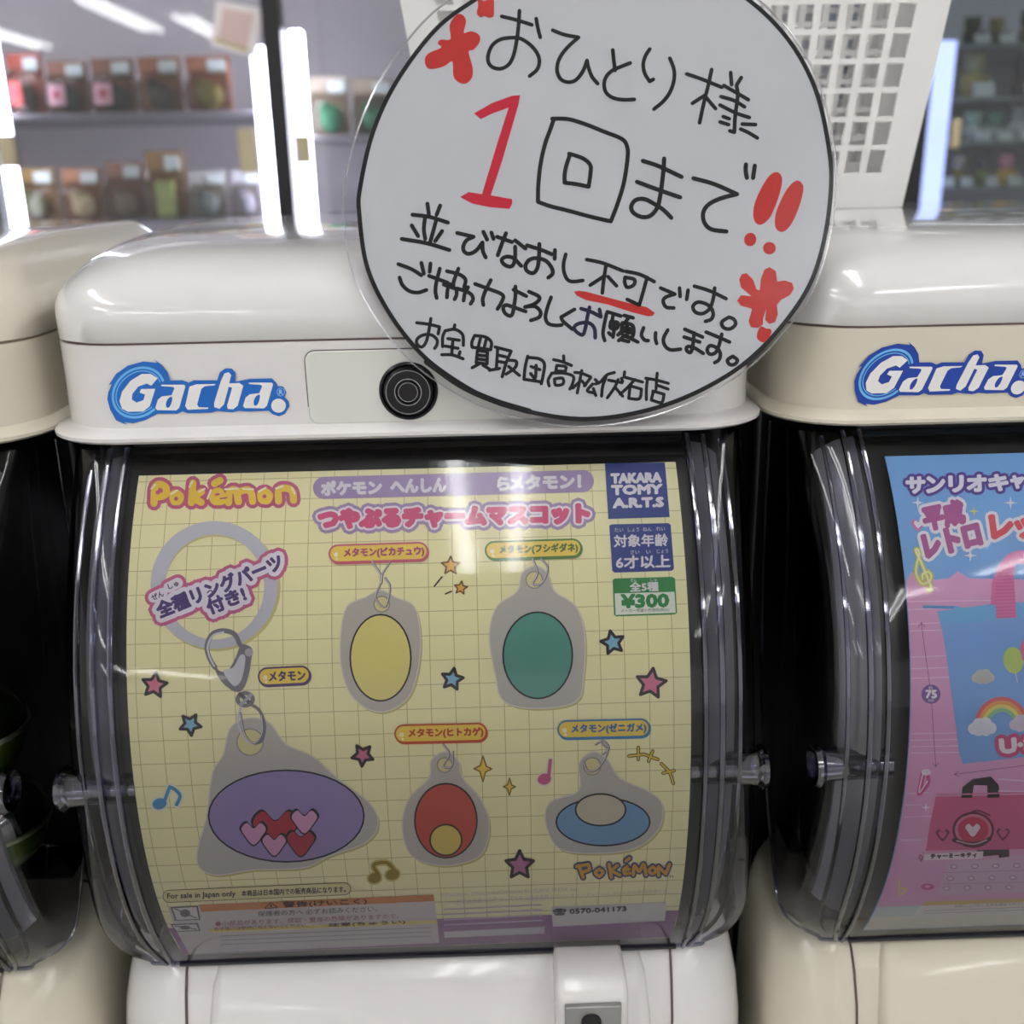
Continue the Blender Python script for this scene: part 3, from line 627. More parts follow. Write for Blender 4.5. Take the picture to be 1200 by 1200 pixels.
A.poly([(170, 158), (270, 100), (385, 58), (430, 55), (420, 110), (330, 420), (265, 618), (385, 640), (385, 665), (370, 695), (255, 685), (160, 665), (92, 628), (140, 600), (215, 612), (300, 330), (365, 125), (270, 160), (208, 190)], DRED, 2)
ink(520, 100, 4.8, 24, [[(610, 188), (700, 190), (800, 220), (900, 260), (1000, 300), (1030, 340), (1035, 400), (1015, 540), (980, 660), (940, 765)], [(940, 765), (830, 740), (700, 705), (600, 680), (530, 655)], [(530, 655), (532, 560), (545, 440), (570, 330), (595, 260), (618, 195)],
    [(705, 385), (740, 395), (790, 415), (825, 450), (825, 500), (815, 570)], [(815, 570), (740, 555), (680, 548)], [(680, 548), (680, 500), (690, 450), (710, 390)]])
ink(720, 150, 4.8, 25, [[(160, 185), (250, 215), (378, 275)], [(127, 303), (240, 345), (370, 390)], [(280, 172), (275, 250), (258, 380), (240, 450), (200, 495), (150, 500), (105, 475), (95, 440), (120, 405), (170, 400), (220, 425), (275, 460), (320, 505)], [(445, 283), (560, 315), (690, 372)], [(690, 372), (600, 395), (530, 430), (500, 475), (505, 530), (545, 570), (630, 582)], [(740, 205), (738, 240), (745, 280)], [(790, 212), (780, 280)]])
for L in ([(915, 248), (943, 280), (935, 350), (905, 440), (870, 510), (820, 545), (785, 515), (785, 440), (820, 350), (870, 270)], [(1030, 295), (1062, 325), (1055, 390), (1025, 480), (985, 555), (940, 585), (905, 555), (908, 480), (945, 390), (985, 325)]): A.poly(L, RED, 2, smooth=True)
A.ell(764, 627, 34, 38, RED, 2, 15); A.ell(872, 676, 36, 35, RED, 2)
ink(460, 230, 6, 29, [[(245, 52), (255, 125)], [(335, 65), (310, 130)], [(140, 130), (260, 145), (390, 185)], [(228, 155), (220, 230), (230, 300)], [(305, 175), (285, 250), (265, 320)], [(135, 205), (180, 280)], [(348, 245), (300, 315)], [(65, 300), (240, 330), (400, 378)],
    [(455, 258), (570, 285)], [(570, 285), (520, 310), (497, 355), (505, 390), (540, 405), (590, 380), (632, 325)], [(632, 325), (635, 385), (655, 430)], [(638, 250), (665, 305)], [(695, 255), (710, 300)], [(735, 285), (840, 322)], [(798, 260), (770, 330), (740, 415)], [(862, 310), (935, 368)], [(862, 355), (862, 420), (850, 480), (820, 495), (780, 475), (768, 445), (800, 425), (850, 435), (905, 490)],
    [(945, 345), (1040, 375), (1120, 408)], [(1032, 335), (1030, 420), (1020, 500), (990, 540), (945, 525), (935, 485), (965, 445), (1020, 435), (1080, 455), (1120, 505), (1125, 545), (1095, 572)], [(1142, 378), (1140, 440)]])
ink(620, 270, 6, 27, [[(258, 168), (243, 230), (245, 290), (270, 345), (310, 360), (378, 352)], [(405, 205), (520, 230), (660, 285)], [(540, 250), (525, 350), (515, 440)], [(530, 320), (430, 385)], [(555, 325), (615, 390)], [(680, 288), (780, 310), (880, 360)], [(830, 330), (800, 440), (775, 525)], [(775, 525), (690, 485)], [(675, 330), (740, 345), (735, 385), (690, 400), (672, 365), (675, 330)],
    [(925, 405), (1025, 448)], [(1025, 448), (960, 470), (943, 500), (965, 540), (1018, 545)], [(1058, 405), (1062, 465)], [(1118, 420), (1108, 485)],
    [(155, 470), (130, 540), (115, 610), (135, 655), (185, 668), (230, 665)], [(320, 555), (225, 610)], [(225, 610), (240, 640), (305, 695)],
    [(550, 572), (645, 602)], [(545, 585), (525, 680), (520, 730), (532, 775)], [(668, 598), (732, 615)], [(700, 615), (672, 650)], [(590, 600), (585, 630)], [(575, 640), (625, 650), (615, 690), (572, 685), (575, 640)], [(575, 665), (620, 670)], [(600, 690), (590, 750)], [(560, 720), (575, 735)], [(625, 735), (640, 720)],
    [(655, 650), (730, 670), (725, 750), (655, 730), (655, 650)], [(660, 680), (725, 695)], [(660, 705), (725, 722)], [(690, 660), (690, 740)], [(660, 750), (630, 775)], [(705, 755), (765, 785)], [(650, 770), (700, 782)],
    [(805, 685), (790, 735), (812, 770), (838, 775)], [(890, 720), (888, 760), (897, 795)]])
ink(620, 270, 6, 27, [[(365, 550), (430, 570), (505, 608)], [(425, 540), (410, 610), (395, 690), (375, 735), (330, 710), (318, 680), (350, 655), (420, 650), (460, 690), (465, 755)], [(495, 555), (505, 605)]], (30, 28, 58))
A.poly([(315, 430), (350, 424), (400, 430), (550, 470), (700, 510), (830, 540), (885, 580), (870, 600), (840, 605), (720, 575), (550, 520), (400, 490), (335, 458)], RED, 1)
ink(760, 300, 6, 27, [[(322, 212), (430, 245), (545, 300)], [(465, 225), (455, 300), (430, 370), (380, 405), (330, 395), (312, 355), (345, 325), (400, 335), (440, 365), (455, 410), (440, 445), (400, 460)], [(565, 430), (515, 465), (530, 505), (575, 512), (612, 480), (600, 445), (565, 430)],
    [(135, 520), (105, 580), (115, 630), (155, 660), (225, 655)], [(255, 515), (380, 570)], [(250, 570), (360, 605)], [(320, 540), (315, 600), (305, 660), (290, 680), (266, 660), (275, 637), (320, 645), (385, 685)], [(405, 535), (490, 570), (570, 605)], [(515, 550), (495, 630), (470, 680), (430, 690), (412, 660), (435, 630), (485, 650), (505, 690), (495, 730), (465, 750)], [(592, 705), (555, 732), (570, 762), (605, 762), (625, 732), (592, 705)]])
A.frame(760, 300, 6)
A.poly([(655, 128), (690, 120), (735, 165), (760, 235), (782, 240), (790, 160), (815, 95), (850, 78), (895, 105), (905, 180), (960, 172), (1010, 190), (1022, 230), (995, 275), (930, 310), (902, 345), (910, 410), (890, 465), (850, 478), (820, 450), (828, 372), (806, 440), (805, 480), (770, 505), (720, 500), (703, 460), (728, 372), (650, 350), (622, 315), (650, 275), (722, 282), (650, 220), (637, 165)], RED, 2)
A.poly([(765, 540), (790, 495), (830, 510), (860, 515), (862, 545), (830, 595), (800, 607), (765, 580)], RED, 2, smooth=True)
ink(460, 290, 6.667, 31, [[(45, 130), (150, 170), (225, 218)], [(55, 235), (75, 290), (130, 340), (200, 352), (265, 332)], [(225, 120), (245, 205)], [(297, 125), (290, 190)], [(285, 222), (430, 275)], [(370, 165), (345, 260), (335, 340), (345, 395)], [(425, 185), (520, 210), (570, 250), (560, 310)], [(515, 165), (480, 260), (475, 310)], [(400, 290), (500, 325)], [(450, 285), (430, 330), (425, 390)], [(500, 330), (500, 370), (485, 405)], [(505, 320), (600, 355), (630, 400), (610, 440)], [(590, 310), (565, 360), (555, 415)],
    [(645, 285), (740, 320), (860, 370), (850, 430), (820, 480)], [(768, 255), (730, 330), (705, 400), (710, 450)], [(960, 305), (960, 380), (950, 450), (940, 510), (920, 535), (880, 515), (865, 475), (885, 450), (940, 465), (1040, 500)], [(945, 330), (1045, 380)], [(1065, 345), (1140, 380), (1145, 410), (1100, 445), (1035, 465)], [(1035, 465), (1110, 460), (1155, 500), (1145, 545), (1080, 570)]])
ink(470, 350, 6.667, 26, [[(122, 188), (215, 200), (300, 220)], [(300, 220), (290, 275)], [(233, 155), (215, 260), (195, 340), (160, 378), (122, 350), (130, 310), (180, 282), (240, 285), (280, 320), (280, 360), (262, 388)],
    [(420, 205), (412, 240)], [(345, 250), (325, 300), (325, 375)], [(350, 250), (420, 240), (480, 280), (487, 365)], [(365, 312), (455, 325)], [(345, 370), (445, 388)], [(405, 320), (395, 440)], [(318, 438), (400, 440), (485, 470)], [(460, 415), (450, 450)],
    [(575, 288), (553, 340), (555, 380)], [(555, 380), (640, 390), (700, 400)], [(575, 288), (660, 300), (705, 340), (700, 400)], [(620, 310), (605, 370)], [(665, 320), (650, 380)], [(597, 405), (675, 415)], [(675, 415), (672, 510)], [(597, 405), (587, 500)], [(595, 440), (670, 448)], [(592, 470), (670, 480)], [(587, 500), (672, 510)], [(610, 510), (555, 540)], [(640, 520), (690, 550)],
    [(735, 378), (860, 410)], [(860, 410), (820, 505), (790, 610)], [(755, 390), (745, 540)], [(755, 440), (820, 455)], [(755, 490), (815, 500)], [(690, 560), (770, 545)], [(840, 480), (900, 490), (890, 540), (820, 590)], [(840, 530), (925, 600)],
    [(990, 450), (970, 530), (960, 630)], [(960, 630), (1095, 650)], [(1000, 460), (1080, 470), (1120, 510), (1110, 600), (1095, 665)], [(1015, 530), (1085, 555)], [(1055, 520), (1048, 620), (1012, 585)]])
ink(630, 390, 6.667, 25, [[(203, 180), (205, 215)], [(125, 210), (190, 225), (265, 255)], [(150, 255), (142, 298)], [(142, 298), (218, 302)], [(150, 255), (220, 265), (215, 300)], [(110, 318), (82, 370), (90, 415)], [(110, 315), (200, 315), (278, 340), (272, 400), (252, 440)], [(132, 360), (195, 355), (198, 400), (140, 408), (132, 360)],
    [(290, 310), (340, 315), (415, 345)], [(345, 295), (330, 370), (310, 470)], [(325, 385), (275, 432)], [(345, 375), (375, 410)], [(415, 350), (365, 415)], [(430, 400), (388, 452), (440, 470)], [(435, 435), (455, 490)],
    [(600, 310), (540, 330), (490, 385), (450, 400)], [(450, 365), (475, 390)], [(535, 345), (508, 420), (500, 495)], [(555, 370), (660, 390)], [(630, 365), (600, 430), (545, 508)], [(605, 425), (665, 495)], [(655, 355), (665, 380)],
    [(680, 305), (675, 345)], [(675, 345), (820, 385)], [(760, 365), (700, 430), (645, 480)], [(722, 420), (712, 512)], [(712, 512), (795, 515), (812, 440)], [(725, 415), (812, 440)],
    [(935, 315), (930, 355)], [(845, 355), (930, 370), (1022, 395)], [(858, 365), (850, 440), (850, 522)], [(930, 375), (925, 440)], [(935, 410), (1020, 440)], [(905, 455), (888, 525)], [(888, 525), (968, 545), (988, 482)], [(900, 455), (988, 480)]])
ink(630, 390, 6.667, 25, [[(985, 0), (980, 50), (1010, 108), (1060, 130), (1112, 122)]][0:0])
A.frame(480, 0, 4.8)
A.poly([(265, 82), (300, 85), (318, 120), (305, 185), (345, 175), (390, 195), (395, 235), (360, 280), (332, 292), (355, 380), (350, 440), (310, 472), (265, 455), (245, 420), (240, 345), (190, 375), (110, 388), (85, 345), (105, 300), (178, 268), (158, 245), (175, 222), (230, 220), (225, 140)], RED, 2, smooth=True, k=3)
A.poly([(385, -10), (420, 5), (470, -10), (475, 50), (472, 92), (445, 100), (420, 90), (400, 98), (378, 75), (385, 35)], RED, 2, smooth=True, k=3)
def back(bm, b, allm):       # the paper has a back and an edge
    pts = catmull(RING, True, 5); f = onPlane(pts, SP0, SN, -3e-5); r = onPlane(pts, SP0, SN, -3e-4)
    vf = [bm.verts.new(p-b) for p in f]; vr = [bm.verts.new(p-b) for p in r]; n = len(vf)
    mi = 0
    bm.faces.new(vr[::-1]).material_index = mi
    for i in range(n): bm.faces.new([vf[i], vr[i], vr[(i+1) % n], vf[(i+1) % n]]).material_index = mi
A.build('notice_paper', SGN, extra=back)
# laminating film: a little larger than the paper all round, front and back
mb = MB(); cx, cy = 698, 219
FR = catmull([(cx+(x-cx)*1.0+(16 if x < 600 else 9)*(x-cx)/280, cy+(y-cy)+(14 if y < 150 and x < 600 else 9)*(y-cy)/270) for x, y in RING], True, 5)
FO = [(x-3, y) for x, y in FR]
mb.loft([list(map(tuple, onPlane(FO, SP0, SN, o))) for o in (-5e-4, 5.5e-4)], cap0=True, cap1=True)
FILM = clear('laminate_film', (252, 252, 253), (236, 236, 240), refl=.32, rough=.14)
mb.build('laminate_film', FILM, SGN, angle=30)
mb = MB(); q = list(map(tuple, onPlane(FO, SP0, SN, 0))); mb.tube(q+[q[0]], .0004, 6)
mb.build('film_edge', clear('film_edge', (236, 236, 240), (236, 236, 240), refl=1.5, base=.25, rough=.2), SGN)

# ------------------------------------------------------------------ white baskets standing at the back of the lids
def basket(label, y, dz, dx, depth, m, nar=0, back=True):
    t = thing('plastic_basket', label, 'basket', (.143, y, .0784+dz), 'nested white baskets')
    xr = lambda z: .143+dx+(.134-nar+(z-.0833)*.152); xl = lambda z: .143+dx-(.134-nar+(z-.0833)*.152)
    z0, z1 = .0784+dz, .262+dz
    def wall(yy, name):
        mb = MB(); n = 19; m0 = .055; us = [0]; cell = (1-2*m0)/n
        for i in range(n): us += [m0+cell*(i+.15), m0+cell*(i+.85)]
        us += [1]
        zs = [z0]; zz = z0+.019
        while zz < z1-.025: zs += [zz, zz+.0122]; zz += .0151
        zs += [z1]
        loops = []
        for o in (0, .0016):
            for z in zs:
                for u in us: loops.append((xl(z)+(xr(z)-xl(z))*u, yy+o+(z-z0)*0, z))
        nu, nz = len(us), len(zs); fs = []; N = nu*nz
        hole = lambda i, j: 0 <= i < nu-1 and 0 <= j < nz-1 and i % 2 == 1 and j % 2 == 1
        for j in range(nz-1):
            for i in range(nu-1):
                a, b, c, d = j*nu+i, j*nu+i+1, (j+1)*nu+i+1, (j+1)*nu+i
                if hole(i, j):
                    for p, q_ in ((a, b), (b, c), (c, d), (d, a)): fs.append((p, q_, q_+N, p+N))
                else: fs += [(a, b, c, d), (a+N, d+N, c+N, b+N)]
        for i in range(nu-1): fs += [(i, i+N, i+1+N, i+1), ((nz-1)*nu+i, (nz-1)*nu+i+1, (nz-1)*nu+i+1+N, (nz-1)*nu+i+N)]
        for j in range(nz-1): fs += [(j*nu, (j+1)*nu, (j+1)*nu+N, j*nu+N), (j*nu+nu-1, j*nu+nu-1+N, (j+1)*nu+nu-1+N, (j+1)*nu+nu-1)]
        mb.add(loops, fs); mb.build(name, m, t, angle=30)
    wall(y, 'front_wall')
    if back: wall(y+depth-.0016, 'back_wall')
    mb = MB()
    for f in (xl, xr):
        s = -1 if f is xr else 1
        mb.loft([[(f(z), y+.0005, z), (f(z)+s*.002, y+.0005, z), (f(z)+s*.002, y+depth-.0005, z), (f(z), y+depth-.0005, z)] for z in (z0, z1)])
    mb.box((xl(z0)+.002, y+.001, z0), (xr(z0)-.002, y+depth-.001, z0+.002)); mb.build('basket_side', m, t)
    mb = MB(); R_ = [(xl(z1)-.004, y-.004, z1), (xr(z1)+.004, y-.004, z1), (xr(z1)+.004, y+depth+.004, z1), (xl(z1)-.004, y+depth+.004, z1)]
    mb.tube(R_+[R_[0]], .004, 8); mb.build('basket_rim', m, t)
BWH = mat((244, 243, 240), .5, .4, noise=.02, key='basket_plastic')
nt = BWH.node_tree; bs = nt.nodes['Principled BSDF']; out = nt.nodes['Material Output']
tl = nt.nodes.new('ShaderNodeBsdfTranslucent'); tl.inputs[0].default_value = (.92, .92, .91, 1); mx = nt.nodes.new('ShaderNodeMixShader'); mx.inputs[0].default_value = .28
nt.links.new(bs.outputs[0], mx.inputs[1]); nt.links.new(tl.outputs[0], mx.inputs[2]); nt.links.new(mx.outputs[0], out.inputs[0])
basket('white perforated shopping basket behind the notice, outer of the two', .195, 0, 0, .095, BWH)
basket('white perforated basket nested inside the front one behind the notice', .212, .006, .0, .06, BWH, .007)

# ------------------------------------------------------------------ glass display cabinets across the aisle
GY = 1.30
GLASS = clear('cabinet_glass', (244, 246, 246), (220, 232, 230), refl=1.0, rough=.0)
def led(strength, rgb): return mat(rgb, .4, emit=strength, key='light_strip')
BLK = mat((20, 18, 24), .4, key='black_frame'); BEIGE = mat((196, 182, 150), .6, key='beige_block')
def cabinet(x0, x1, label, backc, shelves, strip, sc_, posts, strips, sx1=None):
    t = thing('display_cabinet', label, 'display cabinet', ((x0+x1)/2, GY+.2, FLOOR))
    yb = GY+.40
    mb = MB(); mb.box((x0, yb, FLOOR), (x1, yb+.02, .75)); mb.build('back_panel', mat(backc, .55, noise=.04, key='cabinet_back'), t)
    mb = MB(); mb.box((x0, GY, FLOOR), (x1, yb, -.12)); mb.build('cabinet_base', mat((120, 116, 122), .5, key='carcass'), t)
    mb = MB(); mb.box((x0, GY, .73), (x1, yb, .75)); mb.build('cabinet_top', mat((150, 140, 144), .5, key='carcass'), t)
    for a, b in posts:
        mb = MB(); mb.box((a, GY-.012, FLOOR), (b, GY+.02, .75)); mb.build('frame_post', BLK, t)
    for a, b, zt in strips:
        mb = MB(); mb.box((a, GY+.035, -.1), (b, GY+.055, zt)); mb.build('light_strip', strip, t, bevel=.003)
    for z in shelves:
        mb = MB(); mb.box((x0+.004, GY+.062, z-.005), ((sx1 or x1)-.004, yb-.002, z)); mb.build('shelf', sc_, t)
    mb = MB(); mb.box((x0+.002, GY+.004, -.12), (x1-.002, GY+.008, .73)); mb.build('glass_door', GLASS, t)
    return t
SHELF = mat((128, 122, 130), .25, key='grey_shelf'); GSH = mat((118, 134, 136), .12, key='glass_shelf')
X = lambda px, py, y=GY: P(px, py, y)[0]
xP0, xP1 = X(317, 130), X(338, 130); yS = GY+.045
zA = P(150, 131, GY+.06)[2]; zA2 = P(150, 258, GY+.06)[2]
cabinet(X(-16, 130)-.35, xP1, 'glass cabinet at the left with two shelves of bagged toys and white light strips', (214, 204, 212), [zA2, zA], led(15, (236, 236, 255)), SHELF,
    [(xP0, xP1), (X(-40, 130), X(-16, 130))], [(X(303, 150, yS), X(320, 150, yS), P(300, 55, yS)[2]), (X(-2, 150, yS), X(11, 150, yS), .72)], xP0)
zB = P(400, 158, GY+.06)[2]; xC0 = X(1058, 150); xC1 = X(1083, 150)
cabinet(xP1+.001, xC0-.001, 'glass cabinet right of the black post with green toys, half behind the notice', (206, 198, 206), [zA2-.004, zB], led(15, (240, 240, 255)), SHELF,
    [], [(X(344, 100, yS), X(359, 100, yS), P(345, 36, yS)[2])])
zC = [P(1150, y, GY+.06)[2] for y in (219, 166, 114, 51)]
cabinet(xC0, xC0+1.1, 'glass cabinet at the upper right with four shelves of small figures', (178, 182, 196), zC, led(1.9, (176, 190, 250)), GSH,
    [(xC0, xC1)], [(X(1089, 120, yS), X(1112, 120, yS), P(1100, 48, yS)[2])])

CARD = lambda c: mat(c, .6, key='card')
def bag(px0, px1, py0, py1, yy, floor_z, label, hdr, pouch, toy, tag_c, kind):
    """hanging-card toy bag: card at the back, clear pouch in front, toy inside, price label"""
    x0, x1 = P(px0, (py0+py1)/2, yy)[0], P(px1, (py0+py1)/2, yy)[0]; z1 = P((px0+px1)/2, py0, yy)[2]; z0 = floor_z+.001
    t = thing('toy_bag', label, 'toy bag', ((x0+x1)/2, yy+.02, z0), 'bagged toys on the cabinet shelves'); W_, H = x1-x0, z1-z0; cx = (x0+x1)/2
    mb = MB(); mb.loft([[(cx-W_*.48*k, yy+.028, z0+H*h), (cx+W_*.48*k, yy+.028, z0+H*h), (cx+W_*.48*k, yy+.034, z0+H*h), (cx-W_*.48*k, yy+.034, z0+H*h)] for k, h in ((.97, 0), (1, .05), (1, .95), (.98, 1))]); mb.build('backing_card', CARD(hdr), t)
    mb = MB(); ls = []
    for k, h, d in ((.86, .0, .5), (.98, .06, .9), (1, .3, 1), (.96, .55, .8), (.9, .72, .3)): ls.append(rr(cx, W_*.47*k, yy+.026-.03*d, yy+.0265, .0035, z0+H*h+.0005, 3))
    mb.loft(ls); mb.build('pouch', clear('pouch_film', (244, 240, 236), (214, 206, 200), rough=.18, refl=.7), t)
    mb = MB(); r = random.Random(int(px0*7+py0))
    if kind == 'tall': mb.box((cx-W_*.22, yy+.008, z0+.001), (cx+W_*.22, yy+.022, z0+H*.56))
    else:
        mb.ball((cx+W_*.04, yy+.014, z0+H*.28), (W_*.29, .010, H*.25)); mb.ball((cx-W_*.1, yy+.012, z0+H*.47), (W_*.17, .009, H*.11))
    mb.build('toy', CARD(toy), t)
    mb = MB(); mb.box((cx+W_*.0, yy+.0245, z0+H*.70), (cx+W_*.40, yy+.0278, z0+H*.93)); mb.build('price_label', CARD((206, 214, 214)), t)
    if tag_c:
        mb = MB(); mb.loft([rr(cx-W_*.12, W_*.2, yy-.009, yy-.006, .0012, z0+H*.14, 2), rr(cx-W_*.1, W_*.2, yy-.009, yy-.006, .0012, z0+H*.52, 2)]); tg = mb.build('toy_tag', CARD(tag_c), t)
        mb = MB(); mb.lathe([(W_*.09, 0), (W_*.085, .001), (.0001, .001)], (cx-W_*.11, yy-.0092, z0+H*.34), 'y', 12); mb.build('tag_mark', CARD((196, 70, 96)), tg)
    return t
YS = GY+.085
BR1, BR2, BR3 = (156, 104, 78), (142, 96, 76), (168, 112, 80)
bag(2, 43, 60, 131, YS, zA, 'red carded toy bag at the left end of the upper shelf', (170, 78, 62), 0, (84, 66, 62), (196, 84, 84), '')
bag(48, 97, 69, 131, YS, zA, 'dark toy bag with pink tag, second on the upper shelf', BR2, 0, (52, 54, 58), (226, 170, 184), '')
bag(101, 153, 66, 131, YS, zA, 'dark toy bag with pink tag, third on the upper shelf beside the all-brown one', BR2, 0, (46, 42, 50), (226, 170, 184), '')
bag(156, 209, 64, 131, YS, zA, 'brown toy bag with no tag, between pink-tagged and olive bags', BR3, 0, (70, 54, 52), None, '')
bag(213, 267, 63, 131, YS, zA, 'olive toy bag in orange card at the right end of the upper shelf', (170, 110, 86), 0, (136, 124, 60), None, '')
bag(10, 60, 197, 258, YS, zA2, 'ochre carded toy bag with green and red toy, left end of lower shelf', (148, 112, 58), 0, (92, 96, 60), None, '')
bag(66, 115, 197, 258, YS, zA2, 'orange carded bag with cream toy on the lower shelf', (168, 112, 78), 0, (226, 208, 170), None, '')
bag(118, 165, 189, 258, YS, zA2, 'taupe toy bag between cream and lime toys on the lower shelf', (140, 96, 76), 0, (140, 120, 104), None, '')
bag(166, 214, 176, 258, YS, zA2, 'lime toy in tall brown bag with dark red top', (158, 116, 70), 0, (188, 204, 128), None, 'tall')
bag(218, 262, 200, 258, YS, zA2, 'clear bag with pale blue toy beside the tall brown bag', (190, 186, 184), 0, (130, 146, 150), None, '')
bag(268, 303, 200, 258, YS, zA2, 'clear bag with pale lilac toy beside the light strip on the lower shelf', (186, 182, 192), 0, (170, 170, 190), None, '')
bag(360, 408, 88, 158, YS, zB, 'green toy bag right of the black post', (170, 156, 140), 0, (60, 146, 112), None, '')
bag(411, 462, 90, 158, YS, zB, 'green toy bag half hidden by the left edge of the notice', (164, 146, 130), 0, (64, 140, 110), None, '')
# beige catches on the cabinet lights
for k, (px0, px1, py0, py1, wh) in enumerate(((282, 297, 150, 203, 'left of the black post'), (350, 362, 158, 192, 'right of the black post'), (1114, 1128, 139, 174, 'on the upper right cabinet'), (1, 13, 158, 196, 'at the left picture edge'))):
    a, b = P(px0, py1, GY-.012), P(px1, py0, GY-.012)
    mb = MB(); mb.box((a[0], GY-.012, a[2]), (b[0], GY+.0015, b[2])); tag(mb.build('door_catch', BEIGE, None, ((a[0]+b[0])/2, GY, a[2]), bevel=.002), 'beige door catch on the cabinet glass '+wh, 'door catch')
# tilted price card taped to the left cabinet's glass
cpts = [(253, 0), (309, 10), (299, 67), (247, 54)]
def flat(pts, y0, y1, name, m, parent=None):
    mb = MB(); q0 = [tuple(p) for p in onY(pts, y0)]
    mb.loft([[(p[0], y, p[2]) for p in q0] for y in (y0, y1)]); return mb.build(name, m, parent, (0, 0, 0) if parent else q0[0], smooth=False)
cc = P(278, 33, GY-.004)
t = thing('paper_card', 'tilted white card with pink printed middle taped on the left cabinet glass', 'card', cc)
flat(cpts, GY-.0015, GY+.0015, 'card_sheet', CARD((244, 236, 236)), t)
flat([(262, 10), (297, 16), (289, 56), (256, 46)], GY-.0025, GY-.0016, 'printed_panel', CARD((222, 194, 190)), t)
flat([(252, 44), (291, 57), (290, 61), (251, 48)], GY-.0025, GY-.0016, 'printed_strip', CARD((190, 176, 116)), t)
# small figures on the glass shelves of the right cabinet
def figure(px, w_px, h_px, z, body, head, label, cardw=True, acc=None):
    tl = ' '.join(label.replace('picture ', '').split()[:11])
    yy = GY+.09; k = P(px+w_px/2, 120, yy)[0]-P(px-w_px/2, 120, yy)[0]; x = P(px, 120 , yy)[0]; h = h_px*k/w_px
    z += .001
    t = thing('toy_figure', label, 'figure', (x, yy, z), 'small figures in the right cabinet')
    mb = MB(); mb.lathe([(.30*k, 0), (.34*k, .04*h), (.42*k, .22*h), (.36*k, .45*h), (.18*k, .58*h)], (x, yy, z), 'z', 14); mb.build('figure_body', CARD(body), t)
    mb = MB(); mb.ball((x, yy, z+.72*h), (.40*k, .36*k, .28*h), 12)
    for s in (-1, 1): mb.ball((x+s*.3*k, yy, z+.92*h), (.11*k, .09*k, .1*h), 8)
    mb.build('figure_head', CARD(head), t)
    mb = MB()
    for s in (-1, 1): mb.ball((x+s*.42*k, yy-.01, z+.36*h), (.12*k, .1*k, .16*h), 8)
    mb.build('figure_arms', CARD(acc or body), t)
    if cardw:
        c = thing('price_tag', 'small white price tag before '+tl, 'price tag', (x+.1*k, yy-.035, z), 'price tags in the right cabinet')
        mb = MB(); mb.loft([[(x-.25*k, yy-.038+o, zz), (x+.45*k, yy-.038+o, zz), (x+.45*k, yy-.035+o, zz), (x-.25*k, yy-.035+o, zz)] for zz, o in ((z, 0), (z+.3*h, .006))]); mb.build('tag_card', CARD((196, 206, 208)), c)
Z1, Z2, Z3, Z4 = zC[3], zC[2], zC[1], zC[0]
for a in [(1130, 24, 30, Z1, (44, 56, 44), (58, 72, 50), 'dark green figure on the top shelf, next to the white basket'), (1158, 22, 28, Z1, (74, 78, 60), (128, 120, 84), 'olive and tan figure on the top shelf, second from the basket'), (1194, 24, 36, Z1, (120, 116, 84), (86, 84, 84), 'tan figure on the top shelf cut by the right picture edge'),
          (1137, 32, 50, Z2, (140, 130, 66), (118, 124, 92), 'round olive figure alone on the second shelf'), (1197, 34, 46, Z2, (66, 54, 56), (54, 50, 62), 'dark brown figure on the second shelf at the right picture edge'),
          (1106, 16, 22, Z3, (60, 108, 100), (70, 120, 108), 'teal box-like figure on the third shelf beside the beige catch'), (1143, 26, 34, Z3, (178, 184, 178), (140, 170, 158), 'white and green figure on the third shelf'), (1168, 24, 32, Z3, (170, 176, 172), (90, 136, 118), 'white figure with green head on the third shelf'), (1194, 22, 40, Z3, (184, 190, 196), (150, 158, 166), 'pale grey figure on the third shelf at the right picture edge'),
          (1106, 26, 38, Z4, (72, 62, 96), (84, 74, 104), 'violet figure on the bottom shelf next to the light strip'), (1131, 20, 36, Z4, (130, 120, 60), (156, 152, 150), 'ochre figure with grey head on the bottom shelf'), (1160, 20, 36, Z4, (110, 130, 60), (78, 78, 98), 'green figure with slate head on the bottom shelf'), (1187, 24, 36, Z4, (196, 160, 70), (200, 130, 160), 'yellow figure with pink head on the bottom shelf')]:
    figure(*a)

# ------------------------------------------------------------------ printed card of the right machine
RC = Art(lambda p, off: onBarrel(p, off), 5e-5, .4)
RHW = .1085
def rb_px(x, t):
    y, z = arcpt(t, BR); d = np.array((PITCH_X+x, y, z))-CAM; q = d@AX[2]
    return (600+FPX*(d@AX[0])/q, 600-FPX*(d@AX[1])/q)
SKYB, PNK, MAG = (124, 176, 226), (222, 166, 202), (176, 92, 148)
W4 = (240, 236, 240)
RC.frame(0, 0, 1)
edge = [rb_px(-RHW+.0002, T0+(T1-T0)*i/20) for i in range(21)]
redge = [rb_px(-.02, T0+(T1-T0)*i/20) for i in range(21)]
def band(t0, t1, c, layer):
    n = 12; RC.poly([rb_px(-RHW+.0003, t0+(t1-t0)*i/n) for i in range(n+1)]+[rb_px(RHW-.0003, t1-(t1-t0)*i/n) for i in range(n+1)], c, layer)
band(.268, .885, PNK, 1)
band(.885, .925, (196, 212, 208), 1); band(.925, .985, (222, 218, 204), 1)
RC.frame(1030, 520, 4)
RC.poly([(134, 700), (129, 640), (155, 600), (200, 640), (270, 637), (330, 630), (370, 597), (420, 630), (520, 632), (680, 636), (760, 560), (800, 700)], PNK, 2)
for y, x0, x1 in ((740, 130, 560), (778, 133, 300), (845, 140, 300), (878, 145, 310), (1000, 150, 320), (1055, 150, 325), (1100, 150, 330)): RC.stroke([(x0, y), (x1, y-6)], 4, (236, 206, 226), 3, smooth=False, caps=0)
